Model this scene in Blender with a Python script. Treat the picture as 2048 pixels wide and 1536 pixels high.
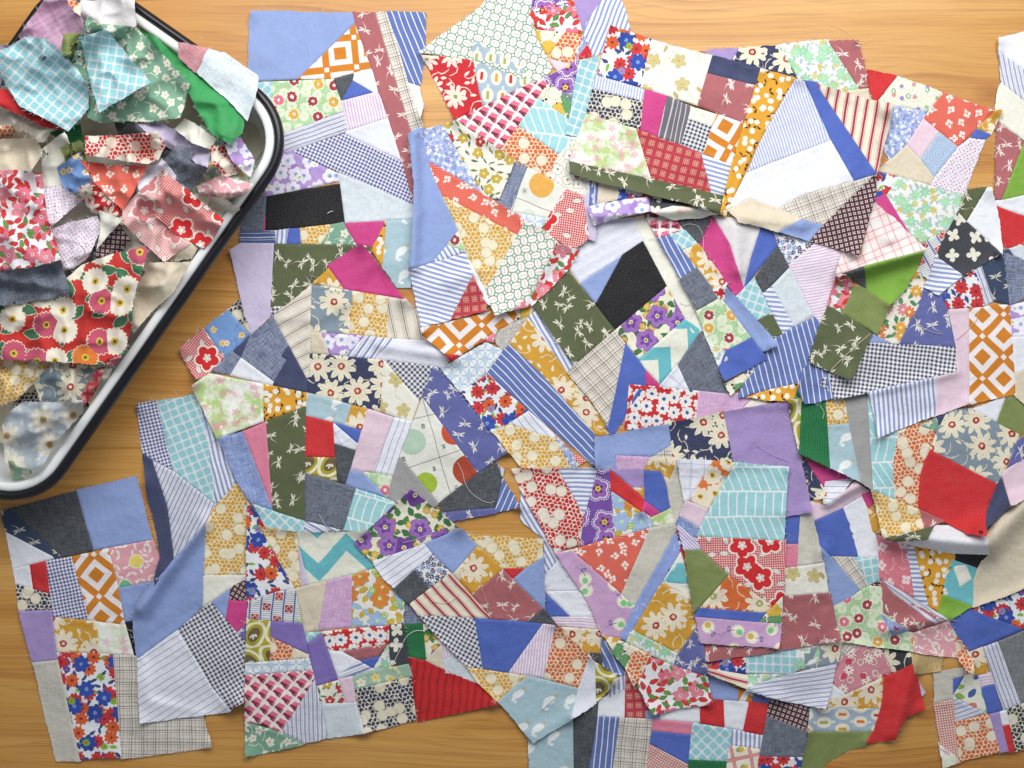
import bpy, bmesh, math, random
import numpy as np
from mathutils import Vector
from mathutils.geometry import delaunay_2d_cdt

# ------------------------------------------------------------------ scene, camera, light
scene = bpy.context.scene
for o in list(bpy.data.objects):
    bpy.data.objects.remove(o, do_unlink=True)
COL = scene.collection
S = 0.00045                 # metres per photograph pixel on the table top
CAMH = 1.10                 # camera height above the table
CX, CY = 1024.0, 768.0

cam_data = bpy.data.cameras.new('camera')
cam_data.sensor_width = 36.0
cam_data.lens = 18.0 / (CX * S / CAMH)
cam_data.clip_start = 0.01
cam_data.clip_end = 50.0
cam = bpy.data.objects.new('camera', cam_data)
cam.location = (0, 0, CAMH)
COL.objects.link(cam)
scene.camera = cam

world = bpy.data.worlds.new('World')
scene.world = world
world.use_nodes = True
bgn = world.node_tree.nodes['Background']
bgn.inputs[0].default_value = (0.86, 0.92, 1.0, 1)
bgn.inputs[1].default_value = 0.26

def area(name, loc, target, sx, sy, power, col):
    d = bpy.data.lights.new(name, 'AREA')
    d.shape = 'RECTANGLE'; d.size = sx; d.size_y = sy
    d.energy = power; d.color = col
    o = bpy.data.objects.new(name, d)
    o.location = loc
    o.rotation_euler = (Vector(target) - Vector(loc)).to_track_quat('-Z', 'Y').to_euler()
    COL.objects.link(o)
    return o
# daylight from a window beyond the top edge of the picture
area('window_light', (0.09, 0.66, 0.78), (0.09, 0.20, 0.0), 1.2, 0.6, 13.2, (1.0, 0.985, 0.955))

vs = scene.view_settings
vs.view_transform = 'Standard'; vs.look = 'None'; vs.exposure = 0.0; vs.gamma = 1.0
vs.use_curve_mapping = False
scene.render.engine = 'CYCLES'
try:
    scene.cycles.use_denoising = True
    scene.cycles.max_bounces = 5
except Exception:
    pass

# ------------------------------------------------------------------ node expression helper
def hexc(h):
    h = h.lstrip('#')
    out = []
    for i in (0, 2, 4):
        c = int(h[i:i + 2], 16) / 255.0
        out.append(c / 12.92 if c <= 0.04045 else ((c + 0.055) / 1.055) ** 2.4)
    return (out[0], out[1], out[2], 1.0)

class N:
    """a float socket (or constant) with arithmetic that builds Math nodes"""
    nt = None
    def __init__(self, s): self.s = s
    def __add__(a, b): return mth('ADD', a, b)
    def __radd__(a, b): return mth('ADD', b, a)
    def __sub__(a, b): return mth('SUBTRACT', a, b)
    def __rsub__(a, b): return mth('SUBTRACT', b, a)
    def __mul__(a, b): return mth('MULTIPLY', a, b)
    def __rmul__(a, b): return mth('MULTIPLY', b, a)
    def __truediv__(a, b): return mth('DIVIDE', a, b)
    def __neg__(a): return mth('MULTIPLY', a, -1.0)

def put(inp, v):
    if isinstance(v, N): N.nt.links.new(v.s, inp)
    else: inp.default_value = v

def mth(op, a, b=None, c=None, clamp=False):
    n = N.nt.nodes.new('ShaderNodeMath'); n.operation = op; n.use_clamp = clamp
    put(n.inputs[0], a)
    if b is not None: put(n.inputs[1], b)
    if c is not None: put(n.inputs[2], c)
    return N(n.outputs[0])
def ab(a): return mth('ABSOLUTE', a)
def mn(a, b): return mth('MINIMUM', a, b)
def mx(a, b): return mth('MAXIMUM', a, b)
def flo(a): return mth('FLOOR', a)
def fra(a): return mth('FRACT', a)
def sq(a): return mth('SQRT', a)
def si(a): return mth('SINE', a)
def co(a): return mth('COSINE', a)
def gt(a, b): return mth('GREATER_THAN', a, b)
def lt(a, b): return mth('LESS_THAN', a, b)
def ln(p): return sq(p[0] * p[0] + p[1] * p[1])
def cov(d, w=0.9): return mth('MULTIPLY_ADD', d, -1.0 / w, 0.5, clamp=True)   # 1 inside a signed distance
def per(x, s): return (fra(x * (1.0 / s)) - 0.5) * s                           # local coordinate in a period
def tri(x, s): return ab(per(x, s))

def rot(p, a):
    if isinstance(a, N):
        c, s_ = co(a), si(a)
    else:
        c, s_ = math.cos(a), math.sin(a)
    return (p[0] * c + p[1] * s_, p[1] * c - p[0] * s_)
def sh(p, x, y): return (p[0] + x, p[1] + y)

def comb(x, y):
    n = N.nt.nodes.new('ShaderNodeCombineXYZ')
    put(n.inputs[0], x); put(n.inputs[1], y)
    return n.outputs[0]
def sep(s):
    n = N.nt.nodes.new('ShaderNodeSeparateXYZ'); N.nt.links.new(s, n.inputs[0])
    return N(n.outputs[0]), N(n.outputs[1]), N(n.outputs[2])

def vor(p, cell, rnd=0.8, ox=0.0):
    """voronoi cells: local coordinates in px and two random values"""
    n = N.nt.nodes.new('ShaderNodeTexVoronoi'); n.voronoi_dimensions = '2D'; n.feature = 'F1'
    v = comb(p[0] + ox, p[1] + ox * 1.7)
    N.nt.links.new(v, n.inputs['Vector'])
    n.inputs['Scale'].default_value = 1.0 / cell
    n.inputs['Randomness'].default_value = rnd
    px, py, _ = sep(n.outputs['Position'])
    r, g, b = sep(n.outputs['Color'])
    return (p[0] + ox - px, p[1] + ox * 1.7 - py), r, g
def grid(p, sx, sy, stag=0.0):
    """regular cells (rows shifted by stag): local coordinates in px and a random value"""
    row = flo(p[1] * (1.0 / sy))
    x = p[0] * (1.0 / sx)
    if stag: x = x + row * stag
    c = flo(x)
    n = N.nt.nodes.new('ShaderNodeTexWhiteNoise'); n.noise_dimensions = '2D'
    N.nt.links.new(comb(c, row), n.inputs['Vector'])
    return ((x - c - 0.5) * sx, (p[1] * (1.0 / sy) - row - 0.5) * sy), N(n.outputs['Value']), c, row
def noise(p, cell, detail=3.0, ax=1.0, ay=1.0):
    n = N.nt.nodes.new('ShaderNodeTexNoise'); n.noise_dimensions = '2D'
    N.nt.links.new(comb(p[0] * ax, p[1] * ay), n.inputs['Vector'])
    n.inputs['Scale'].default_value = 1.0 / cell
    n.inputs['Detail'].default_value = detail
    return N(n.outputs[0])

def ell(l, cx, cy, rx, ry, a=0.0):
    q = (l[0] - cx, l[1] - cy)
    if a: q = rot(q, math.radians(a))
    q = (q[0] * (1.0 / rx), q[1] * (1.0 / ry))
    return (ln(q) - 1.0) * min(rx, ry)
def petal(l, r, n, depth, a=None):
    """signed distance of a flower of n petals"""
    th = mth('ARCTAN2', l[1], l[0])
    if a is not None: th = th + a
    c = ab(co(th * (n / 2.0)))
    return ln(l) - (c * depth + (1.0 - depth)) * r
def box(l, hx, hy): return mx(ab(l[0]) - hx, ab(l[1]) - hy)

class Cc:
    def __init__(self, s): self.s = s
def C(h): return hexc(h) if isinstance(h, str) else h
def over(base, col, mask):
    n = N.nt.nodes.new('ShaderNodeMix'); n.data_type = 'RGBA'
    put(n.inputs[0], mask)
    for i, c in ((6, base), (7, col)):
        if isinstance(c, Cc): N.nt.links.new(c.s, n.inputs[i])
        else: n.inputs[i].default_value = C(c)
    return Cc(n.outputs[2])
def pick(r, cols):
    n = N.nt.nodes.new('ShaderNodeValToRGB')
    cr = n.color_ramp; cr.interpolation = 'CONSTANT'
    while len(cr.elements) < len(cols): cr.elements.new(0.5)
    for i, c in enumerate(cols):
        cr.elements[i].position = i / len(cols)
    for i, c in enumerate(cols):
        cr.elements[i].color = C(c)
    N.nt.links.new(r.s, n.inputs[0])
    return Cc(n.outputs[0])
def ramp(r, stops):
    n = N.nt.nodes.new('ShaderNodeValToRGB')
    cr = n.color_ramp
    while len(cr.elements) < len(stops): cr.elements.new(0.5)
    for i, (p, c) in enumerate(stops):
        cr.elements[i].position = p
    for i, (p, c) in enumerate(stops):
        cr.elements[i].color = C(c)
    N.nt.links.new(r.s, n.inputs[0])
    return Cc(n.outputs[0])

# ------------------------------------------------------------------ print motifs
def solid(c, mott=0.0):
    return lambda p: over(c, '#ffffff', noise(p, 30, 2) * mott)
def streak(c, c2, amt, cell=1.6):
    """chambray or linen: pale and dark yarns running both ways"""
    def f(p):
        a = noise(p, cell, 2, 1.0, 0.07)
        b = noise(p, cell, 2, 0.07, 1.0)
        m = mth('MULTIPLY_ADD', a + b, 2.6, -2.1, clamp=True)
        return over(c, c2, m * amt)
    return f
def stripes(bg, period, lines, ang=0.0, soft=0.9):
    """lines: (offset, width, colour) across x"""
    def f(p):
        q = rot(p, math.radians(ang)) if ang else p
        base = bg
        for off, w, c in lines:
            base = over(base, c, cov(tri(q[0] - off, period) - w / 2.0, soft))
        return base if isinstance(base, Cc) else over(base, base, 0.0)
    return f
def gingham(bg, col, s, dark=1.0, mid=0.5):
    def f(p):
        a = cov(tri(p[0], s) - s / 4.0, 0.7); b = cov(tri(p[1], s) - s / 4.0, 0.7)
        m = mx(a, b) * mid + mn(a, b) * (dark - mid)
        return over(bg, col, m)
    return f
def plaid(bg, period, lines):
    """lines: (offset, width, colour, amount) both ways"""
    def f(p):
        base = bg
        for off, w, c, k in lines:
            for q in (p[0], p[1]):
                base = over(base, c, cov(tri(q - off, period) - w / 2.0) * k)
        return base
    return f
def dragonfly(bg, fg, cell=41.0, mot=0.06):
    def f(p):
        l, r1, r2 = vor(p, cell, 0.8)
        l = rot(l, r1 * 6.28)
        l = (l[0] * 1.14, l[1] * 1.14)
        xa = (ab(l[0]), l[1])
        d = mn(ell(xa, 7.6, 3.6, 6.8, 1.75, 24), ell(xa, 7.0, -0.9, 6.0, 1.6, -6))
        t = mx(l[1] * -1.0 - 3.0, 0.0)
        d = mn(d, ell((l[0] - t * t * 0.07, l[1]), 0, -6.0, 0.95, 9.5))
        d = mn(d, ell(l, 0, 4.2, 1.3, 1.5))
        base = over(bg, '#202020', noise(p, 22, 3) * mot * 2)
        base = over(base, fg, cov(d) * lt(r2, 0.95))
        l, r1, r2 = vor(p, cell * 1.3, 0.8, 333.0)
        l = rot(l, r1 * 6.28)
        xa = (ab(l[0]), l[1])
        d = mn(ell(xa, 5.4, 2.4, 4.8, 1.3, 24), ell(xa, 5.0, -0.9, 4.2, 1.2, -6))
        d = mn(d, ell(l, 0, -4.0, 0.8, 7.0))
        return over(base, fg, cov(d) * lt(r2, 0.7))
    return f
def bubbles(bg, dot, cell=9.0, big=38.0, R=10.2):
    def f(p):
        j1 = noise(p, 8.0, 1) - 0.5; j2 = noise(sh(p, 61, 17), 8.0, 1) - 0.5
        l, _, _, _ = grid((p[0] + j1 * 7.0, p[1] + j2 * 7.0), cell, cell * 0.88, 0.5)
        base = over(bg, dot, cov(ln(l) - cell * 0.425))
        for ox, pr in ((13.0, 1.0), (157.0, 0.5)):
            L, r1, r2 = vor(p, big, 0.9, ox)
            th = mth('ARCTAN2', L[1], L[0])
            d = ln(L)
            tick = si(th * 24.0)
            keep = lt(r2, pr)
            base = over(base, bg, cov(d - (tick * 0.9 + R + 1.0)) * keep)
            base = over(base, '#4a4038', cov(ab(d - R - 1.0) - 1.1) * gt(tick, 0.25) * keep * 0.5)
        return base
    return f
def geo(col, bg, s=60.0):
    def f(p):
        l = (per(p[0], s), per(p[1], s))
        base = over(col, bg, cov(box(l, 0.385 * s, 0.385 * s)))
        base = over(base, col, cov(box(l, 0.2 * s, 0.2 * s)))
        l2 = (per(p[0] + s / 2, s), per(p[1] + s / 2, s))
        return over(base, bg, cov(box(l2, 0.075 * s, 0.075 * s)))
    return f
def quat(col, ln_, s=16.5):
    def f(p):
        l = (per(p[0], s), per(p[1], s))
        d = ln(l) * 0.4 + mx(ab(l[0]), ab(l[1])) * 0.6
        return over(ln_, over(col, '#8ec6d1', noise(p, 40, 2) * 0.4), cov(d - 0.425 * s, 1.2))
    return f
def herring(col, w, s=18.0, H=50.0):
    def f(p):
        row = flo(p[1] * (1 / H))
        ly = per(p[1], H)
        par = mth('MODULO', ab(row), 2.0)
        x = p[0] + ly * (par * 0.62 - 0.12) + si(p[1] * 0.05 + row) * 2.0
        base = over(col, '#98d0d8', noise(p, 26, 2) * 0.4)
        base = over(base, w, cov(tri(x, s) - 1.35))
        return over(base, w, cov((H / 2 - ab(ly)) - 1.7))
    return f
def chevron(col, w, s=116.0, H=86.0):
    return lambda p: over(w, col, cov(tri(p[1] + tri(p[0], s), H) - H * 0.21, 0.9))
def cells(g, w, r, s=17.0):
    def f(p):
        l, h, c, row = grid(p, s, s)
        par = mth('MODULO', ab(c + row), 2.0)
        u = l[0] * par + l[1] * (1.0 - par); v = l[1] * par + l[0] * (1.0 - par)
        base = over(g, w, cov(ell((u, v), 0, 0, 9.4, 6.3)))
        k = (per(p[0] + s / 2, s), per(p[1] + s / 2, s))
        base = over(base, w, cov(ln(k) - 2.2))
        du = mn(ab(u), ab(ab(u) - 4.2))
        return over(base, r, cov(sq(du * du + v * v) - 1.0))
    return f
def lattice(p):
    s = 22.0
    q = rot(p, math.radians(45))
    l = (per(q[0], s), per(q[1], s))
    base = over('#e7748f', '#8c2743', gt(l[0] + l[1] * 0.25, 0.5))
    base = over(base, '#f2a3b4', gt(l[1], 4.5) * 0.3)
    wx = si(q[1] * (6.283 / s)) * 1.1 + 2.7; wy = si(q[0] * (6.283 / s)) * 1.1 + 2.7
    base = over(base, '#f3ecea', cov(s / 2 - ab(l[0]) - wx))
    return over(base, '#f3ecea', cov(s / 2 - ab(l[1]) - wy))
def ovals(p):
    l, h, c, row = grid(p, 29.0, 36.0, 0.5)
    base = over('#a8bccb', '#efe9d8', cov(ell(l, 0, 0, 11.0, 14.5)))
    base = over(base, pick(h, ['#cf2230', '#e07a30', '#a7b061', '#d7a233', '#cf2230']), cov(box(l, 2.9, 8.0)))
    k = (per(p[0] + 14.5 + 14.5, 29.0), per(p[1] + 18, 36.0))
    return over(base, '#eff0ea', cov(box(k, 2.0, 2.6)))

def floral(bg, layers, mot=0.0):
    """layers of scattered motifs. each: dict(c cell, rnd, k kind, r, n, d, col [..], cen, cr, p prob, out outline colour, ox)"""
    def f(p):
        w1 = noise(p, 6.5, 2) - 0.5; w2 = noise(sh(p, 77, 31), 6.5, 2) - 0.5
        p = (p[0] + w1 * 4.2, p[1] + w2 * 4.2)          # hand-drawn outlines
        base = bg
        if mot: base = over(bg, '#808080', noise(p, 18, 3) * mot)
        for i, L in enumerate(layers):
            l, h1, h2 = vor(p, L['c'], L.get('rnd', 0.8), L.get('ox', 7.3 * (i + 1)))
            k = L.get('k', 'f'); r = L['r']
            l = rot(l, h1 * 6.28)
            if k == 'f': d = petal(l, r, L.get('n', 5), L.get('d', 0.35))
            elif k == 'o': d = ln(l) - r
            elif k == 'l':                              # leaf, pointed
                a = ab(l[1]) * 1.0
                q = L.get('w', 0.4) * r
                d = a - (1.0 - (l[0] / r) * (l[0] / r)) * q
            elif k == 's':                              # stem, a curved line
                d = mx(ab(l[1] - l[0] * l[0] * (0.5 / r)) - L.get('w', 0.6), ab(l[0]) - r)
            elif k == 'r': d = ab(ln(l) - r) - L.get('w', 0.7)
            elif k == 'b': d = box(l, r, r * L.get('w', 0.6))
            elif k == 'v':                              # pair of leaves
                xa = (ab(l[0]), l[1])
                d = ell(xa, r * 0.55, r * 0.25, r * 0.6, r * 0.25, 30)
            keep = lt(h2, L.get('p', 1.0))
            if 'out' in L:
                base = over(base, L['out'], cov(d - L.get('ow', 0.9)) * keep)
            cols = L['col']
            col = pick(h1, cols) if len(cols) > 1 else cols[0]
            base = over(base, col, cov(d) * keep)
            if 'ray' in L:                              # dark lines between petals
                th = mth('ARCTAN2', l[1], l[0])
                m = cov(ab(si(th * (L.get('n', 5) / 2.0))) * r * 0.5 - 0.45) * cov(d + 0.6)
                base = over(base, L['ray'], m * keep * L.get('rk', 0.8))
            if 'in2' in L:                              # darker throat of the petals
                base = over(base, L['in2'], cov(d + r * 0.42, 3.0) * keep * 0.85)
            if 'cen' in L:
                base = over(base, L['cen'], cov(ln(l) - L.get('cr', r * 0.3)) * keep)
                if 'cc' in L: base = over(base, L['cc'], cov(ln(l) - L.get('cr', r * 0.3) * 0.45) * keep)
        return base
    return f
def daisy(bg, fl='#efe6cf', cen='#b33436', cell=62.0, R=30.0, leafc=None, cc='#e9d8b4'):
    leafc = leafc or fl
    return floral(bg, [dict(c=34, k='s', r=15, w=0.8, col=[leafc], ox=31), dict(c=27, k='l', r=6.5, w=0.42, col=[leafc], p=0.65, ox=3),
                       dict(c=cell, k='f', r=R, n=9, d=0.5, col=[fl], cen=cen, cr=R * 0.24, cc=cc, rnd=0.75, ox=11, ray=bg, rk=0.9)], 0.06)
def pops(bg1, bg2, red='#d8252a', pale='#f4ece2'):
    g = gingham(bg2, bg1, 4.6, 1.0, 0.85)
    def f(p):
        base = g(p)
        l, h1, h2 = vor(p, 34, 0.6, 9)
        l = rot(l, h1 * 6.28)
        a = ab(l[1]) - (1.0 - (l[0] / 9.5) * (l[0] / 9.5)) * 4.6
        base = over(base, '#4a3436', cov(a - 0.8)); base = over(base, '#f2ece4', cov(a))
        base = over(base, '#8d7a78', cov(mx(ab(l[1]) - 0.35, ab(l[0]) - 7)))
        l, h1, h2 = vor(p, 74, 0.7, 41)
        l = rot(l, h1 * 6.28)
        d = petal(l, 25, 5, 0.32)
        base = over(base, pale, cov(d - 4.0)); base = over(base, red, cov(d))
        base = over(base, pale, cov(petal(l, 9, 5, 0.4)))
        return over(base, '#7c1a20', cov(ab(ln(l) - 5) - 0.5) * 0.6)
    return f
def watercolour(a, b, c, w='#f5f6f0'):
    def f(p):
        n1 = noise(p, 34, 4); n2 = noise(sh(p, 300, 90), 22, 4); n3 = noise(sh(p, -120, 400), 14, 5)
        base = over(w, a, mth('MULTIPLY_ADD', n1, 5.0, -1.9, clamp=True) * 0.9)
        base = over(base, b, mth('MULTIPLY_ADD', n2, 6.0, -3.4, clamp=True) * 0.75)
        base = over(base, '#fbfbf4', mth('MULTIPLY_ADD', n3, 7.0, -3.9, clamp=True) * 0.8)
        l, h1, h2 = vor(p, 24, 0.9, 5)
        l = rot(l, h1 * 6.28)
        return over(base, pick(h1, [c, '#f6f4ee', b, '#f6f4ee']), cov(petal(l, 8.5, 5, 0.6), 2.5) * 0.55)
    return f
def woodgrain(p):
    n = noise(p, 70, 2, 1.0, 0.25)
    x = p[0] + n * 44.0
    return over('#6f6c78', '#d9d6d2', cov(tri(x, 9.5) - 0.85))
def retro(p):
    l, h, c, row = grid((p[0] + si(p[1] * 0.08) * 5.0, p[1]), 46.0, 50.0, 0.5)
    r = ell(l, 0, 0, 21, 24)
    base = over('#b5aa2c', '#efecd2', cov(ab(r) - 2.8))
    base = over(base, '#a39a27', cov(r + 4.0) * 0.4)
    base = over(base, '#6d5c40', cov(ell(l, 0, 0, 12, 14)))
    xa = (ab(l[0]), l[1])
    return over(base, '#eae6d4', cov(mn(ell(xa, 4.2, 2, 4.2, 1.9, 40), ell(l, 0, 4, 1.8, 5.0))))
def stamps(p):
    l, h, c, row = grid(p, 22.0, 24.0)
    base = over('#f0eee8', '#4861a8', cov(tri(p[0], 22.0) * -1.0 + 9.4))
    base = over(base, '#7187b8', cov(tri(p[1], 4.2) - 0.6))
    on = lt(mth('MODULO', ab(c + row), 2.0), 0.5)
    base = over(base, '#f0eee8', cov(box(l, 8.6, 8.2)) * on)
    base = over(base, pick(h, ['#cd2d33', '#cd2d33', '#9fcdaa', '#a82a3a']), cov(box(l, 7.6, 7.4)) * on)
    return over(base, '#f3eae4', cov(ab(petal(l, 5.6, 4, 0.5)) - 0.6) * on)
def maze(p):
    l = (per(p[0], 46), per(p[1], 46))
    d = mx(ab(l[0]), ab(l[0]) * 0.5 + ab(l[1]) * 0.87)
    return over('#b7cbe3', '#8fa9cd', cov(tri(d, 5.2) - 0.75) * 0.8)
def redplaid(p):
    l, h, c, row = grid(p, 17.5, 19.0)
    k = box(l, 5.6, 5.6)
    d = mx(tri(l[0], 3.7) - 1.0, tri(l[1], 3.7) - 1.0)
    return over(over('#c13a4c', '#a52c3e', noise(p, 12, 2) * 0.6), '#ecd7b0', cov(d) * cov(k))
def tile(p):
    s = 24.0
    base = over('#c9d9ea', '#eef2f6', cov(ln((per(p[0], s), per(p[1], s))) - 11.0))
    for a, b in ((0, 0), (12, 12)):
        l = (per(p[0] + a, s), per(p[1] + b, s))
        q = rot(l, math.radians(45))
        d = mn(ell((ab(q[0]), q[1]), 6.6, 0, 4.6, 2.1), ell((q[0], ab(q[1])), 0, 6.6, 2.1, 4.6))
        base = over(base, '#b8cde0', cov(d))
    return base
def wine(p):
    l = (per(p[0], 9.6), per(p[1], 9.6))
    b = box(l, 2.7, 2.7)
    base = over('#4a1f30', '#efe3dc', cov(b))
    return over(base, '#4a1f30', cov(mn(ab(l[0]) - 0.55, ab(l[1]) - 0.55)))
def birds(p):
    l, h1, h2 = vor(p, 58, 0.5, 20)
    base = over('#b3cfd9', '#9dbdca', noise(p, 3, 2) * 0.5)
    d = mn(ell(l, 0, 0, 13, 7.5, 35), ell(l, 8, 9, 3.2, 9, -25))
    d = mn(d, ell(l, 5, 17, 4, 3))
    base = over(base, '#f1f4f3', cov(d, 1.5) * 0.95)
    return over(base, '#c2b178', cov(ell(l, -12, -11, 5, 3.2, 20), 3) * 0.6)
def thistle(bg):
    def f(p):
        l, h1, h2 = vor(p, 46, 0.75, 4)
        l = rot(l, h1 * 6.28)
        th = mth('ARCTAN2', l[1], l[0])
        base = over(bg, '#f5f2dd', cov(ln(l) - (si(th * 19.0) * 1.6 + 12.5), 2.0) * 0.95)
        base = over(base, pick(h2, ['#84d08d', '#e2bd4c', '#84d08d', '#d9b84e']), cov(ell(l, 0, 4, 6, 6.5)))
        base = over(base, '#5a5590', cov(mx(ab(l[0] - l[1] * l[1] * 0.035) - 0.8, ab(l[1] + 15.0) - 9.0)))
        return over(base, '#5a5590', cov(ab(ell(l, 5, -18, 4.5, 2.4, 30)) - 0.7))
    return f
def corduroy(c, dk, s):
    return lambda p: over(c, dk, mth('POWER', tri(p[1] + noise(p, 60, 1) * 9.0, s) * (2.0 / s), 3.0) * 0.7)
def calico(bg):
    def f(p):
        base = over(bg, '#f6e5d8', cov(ln((per(p[0], 4.6), per(p[1], 4.6))) - 0.75))
        l, h1, h2 = vor(p, 27, 0.6, 8)
        l = rot(l, h1 * 6.28)
        l = (l[0] * 1.2, l[1] * 1.2)
        d = mx(ab(l[0]) - 3.6 - l[1] * 0.25, ab(l[1] + 4.0) - 4.2)
        d = mn(d, mn(petal(sh(l, 5.2, -4.5), 4.4, 5, 0.4), mn(petal(sh(l, -4.8, -5.0), 4.4, 5, 0.4), petal(sh(l, 0, -10.0), 4.2, 5, 0.4))))
        return over(base, '#f7f0e8', cov(d))
    return f
def pansybig(bg, spot):
    def f(p):
        base = over(bg, spot, cov(ln((per(p[0], 3.6), per(p[1], 3.6))) - 0.8))
        l, h1, h2 = vor(p, 54, 0.45, 6)
        l = rot(l, h1 * 6.28)
        d = petal(l, 20, 5, 0.26)
        th = mth('ARCTAN2', l[1], l[0])
        base = over(base, '#f3e9f1', cov(ab(d - 5.2) - 1.0) * gt(si(th * 30.0), -0.3))
        base = over(base, '#f3e9f1', cov(d - 2.2)); base = over(base, '#9a63b8', cov(d))
        base = over(base, '#3d2a58', cov(petal(l, 10.5, 5, 0.8)))
        base = over(base, '#e8c14a', cov(ln(l) - 5.6))
        return over(base, '#3b3020', cov(ln(l) - 1.7))
    return f
def chart(lines, discs):
    """a printed number chart: long thin rules and large spots (patch px coordinates)"""
    def f(p):
        base = over('#f0f0e6', '#e4e6de', noise(p, 30, 2))
        for x, y, r, c in discs:
            base = over(base, c, cov(ln((p[0] - x, p[1] - y)) - r))
        for x0, y0, x1, y1 in lines:
            L = math.hypot(x1 - x0, y1 - y0); nx, ny = -(y1 - y0) / L, (x1 - x0) / L
            base = over(base, '#3a3a38', cov(ab((p[0] - x0) * nx + (p[1] - y0) * ny) - 0.55))
        return base
    return f
def pictures(p):
    l, h, c, row = grid(rot(p, 0.2), 36, 36)
    base = over('#e79aa0', '#7a4a40', cov(box(l, 15.6, 15.6)) * 0.6)
    base = over(base, '#f2ecd8', cov(box(l, 14.6, 14.6)))
    base = over(base, '#9fae7c', cov(ell(l, 2, 1, 7, 5, 30)))
    return over(base, '#e5bd3e', cov(petal(sh(l, 3, -2), 6, 5, 0.4)))
# ------------------------------------------------------------------ fabrics: key -> (print, words for it, sheen)
W = '#eceef5'
F = {}
def fab(k, fn, words): F[k] = (fn, words)
fab('peri', solid('#8fa5da', .05), 'periwinkle blue cotton')
fab('blue', solid('#4764bd', .04), 'royal blue cotton')
fab('navy', solid('#343e66', .04), 'navy blue cotton')
fab('black', solid('#121318', .01), 'black cotton')
fab('char', streak('#3f4349', '#7d8086', .4), 'charcoal chambray')
fab('den', streak('#596070', '#98a0ae', .5), 'grey denim chambray')
fab('chb', streak('#7088c4', '#c3cde8', .55), 'blue chambray')
fab('chn', streak('#5c6889', '#b9c0d4', .6), 'slate blue chambray')
fab('grey', solid('#a3a2a3', .04), 'plain grey cotton')
fab('gwool', streak('#6f7277', '#a2a4a8', .5), 'grey wool')
fab('wht', solid('#f0f2fa', 0), 'white cotton')
fab('rib', stripes('#eff1fa', 3.2, [(0, 1.0, '#d3d8ec')]), 'white ribbed cotton')
fab('crm', solid('#efeee2', 0), 'cream cotton')
fab('bei', streak('#dccfb6', '#eee6d6', .4), 'beige cotton')
fab('sto', streak('#c9c5b8', '#e4e1d8', .5), 'stone grey linen')
fab('tan', streak('#b79a62', '#dcc699', .6), 'tan frayed linen')
fab('pnk', solid('#e2809d', .06), 'rose pink cotton')
fab('lpk', solid('#e9cfdf', .03), 'pale pink cotton')
fab('mag', solid('#cf3886', .04), 'magenta cotton')
fab('lav', solid('#a78fca', .06), 'lavender cotton')
fab('pur', solid('#7f6bb8', .05), 'purple cotton')
fab('plv', solid('#cfc4e2', .05), 'pale lilac cotton')
fab('mau', streak('#cf9fcf', '#ecd3ea', .6), 'mauve pink linen')
fab('red', solid('#d11f26', .03), 'red cotton')
fab('olv', solid('#7d8c4a', .05), 'olive green cotton')
fab('lim', solid('#7bab2f', .05), 'lime green cotton')
fab('grn', solid('#2f9d55', .04), 'bright green cotton')
fab('dgr', corduroy('#1f7a47', '#0a3f22', 5.2), 'dark green corduroy')
fab('rcd', corduroy('#cb2026', '#74090f', 15.0), 'red wide-ribbed corduroy')
fab('pbl', streak('#cdd9e2', '#eaf0f3', .6), 'pale blue linen')
fab('twl', stripes('#ebe8ea', 3.0, [(0, 1.1, '#d6d1d6')], 40), 'off-white twill')
fab('mus', streak('#c9d8e4', '#f1f5f8', .8), 'pale blue muslin')
fab('shr', stripes('#eef0fa', 20, [(0, 10, '#dfe2f0'), (5, 1.2, '#d3d7ea'), (8, 1.2, '#d3d7ea'), (11, 1.2, '#d3d7ea')]), 'sheer striped white cotton')
fab('glt', streak('#9c9894', '#e6e3dc', .9, 1.2), 'grey flecked tweed')
fab('stb', stripes('#f0f1f8', 9.2, [(0, 4.2, '#8f9fd0')]), 'blue and white striped cotton')
fab('stw', stripes('#eff0f7', 13, [(0, 4.4, '#8b97c6'), (5.6, 1.3, '#a5aed0')]), 'white cotton with thick blue stripes')
fab('std', stripes('#6479b8', 11.6, [(0, 1.9, '#f1f2f8')]), 'denim blue cotton with white stripes')
fab('stn', stripes('#4d629a', 13, [(0, 1.8, '#dedfe0'), (5, 1.0, '#cdd0d4')]), 'navy cotton with cream stripes')
fab('stg', stripes('#eef0f8', 8.6, [(0, 3.6, '#a3a8c4'), (4.3, .8, '#8e93ac')]), 'grey and white ticking')
fab('stp', stripes('#f3ebf4', 5.8, [(0, 2.5, '#d9bcdc')]), 'pink and white striped cotton')
fab('str', stripes('#efe6d2', 20.5, [(0, 4.6, '#ab2e42'), (4.2, 1.0, '#b85a66'), (-4.2, 1.0, '#b85a66')]), 'cream and red ticking')
fab('stt', stripes('#ece5d8', 25, [(0, 2.4, '#9a8c80'), (4, 1.2, '#b5a99c'), (-4, 1.2, '#b5a99c'), (7, .8, '#c3b9ad')]), 'cream cotton with taupe stripes')
fab('stl', stripes('#eef0f9', 12.5, [(0, 1.1, '#667cba')]), 'white cotton with fine blue lines')
fab('sth', stripes('#eef0fa', 5.8, [(0, 2.7, '#a9b4da'), (2.7, .6, '#c5cce4')]), 'pale blue ticking')
fab('gnv', gingham('#f0f0f4', '#232a50', 8.2, 1.0, .5), 'navy and white gingham')
fab('gbl', gingham('#f0f0f6', '#333e94', 7.0, 1.0, .5), 'blue and white mini check')
fab('gbr', gingham('#f5e6de', '#c26158', 5.0, 1.0, .6), 'red and cream mini check')
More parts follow.
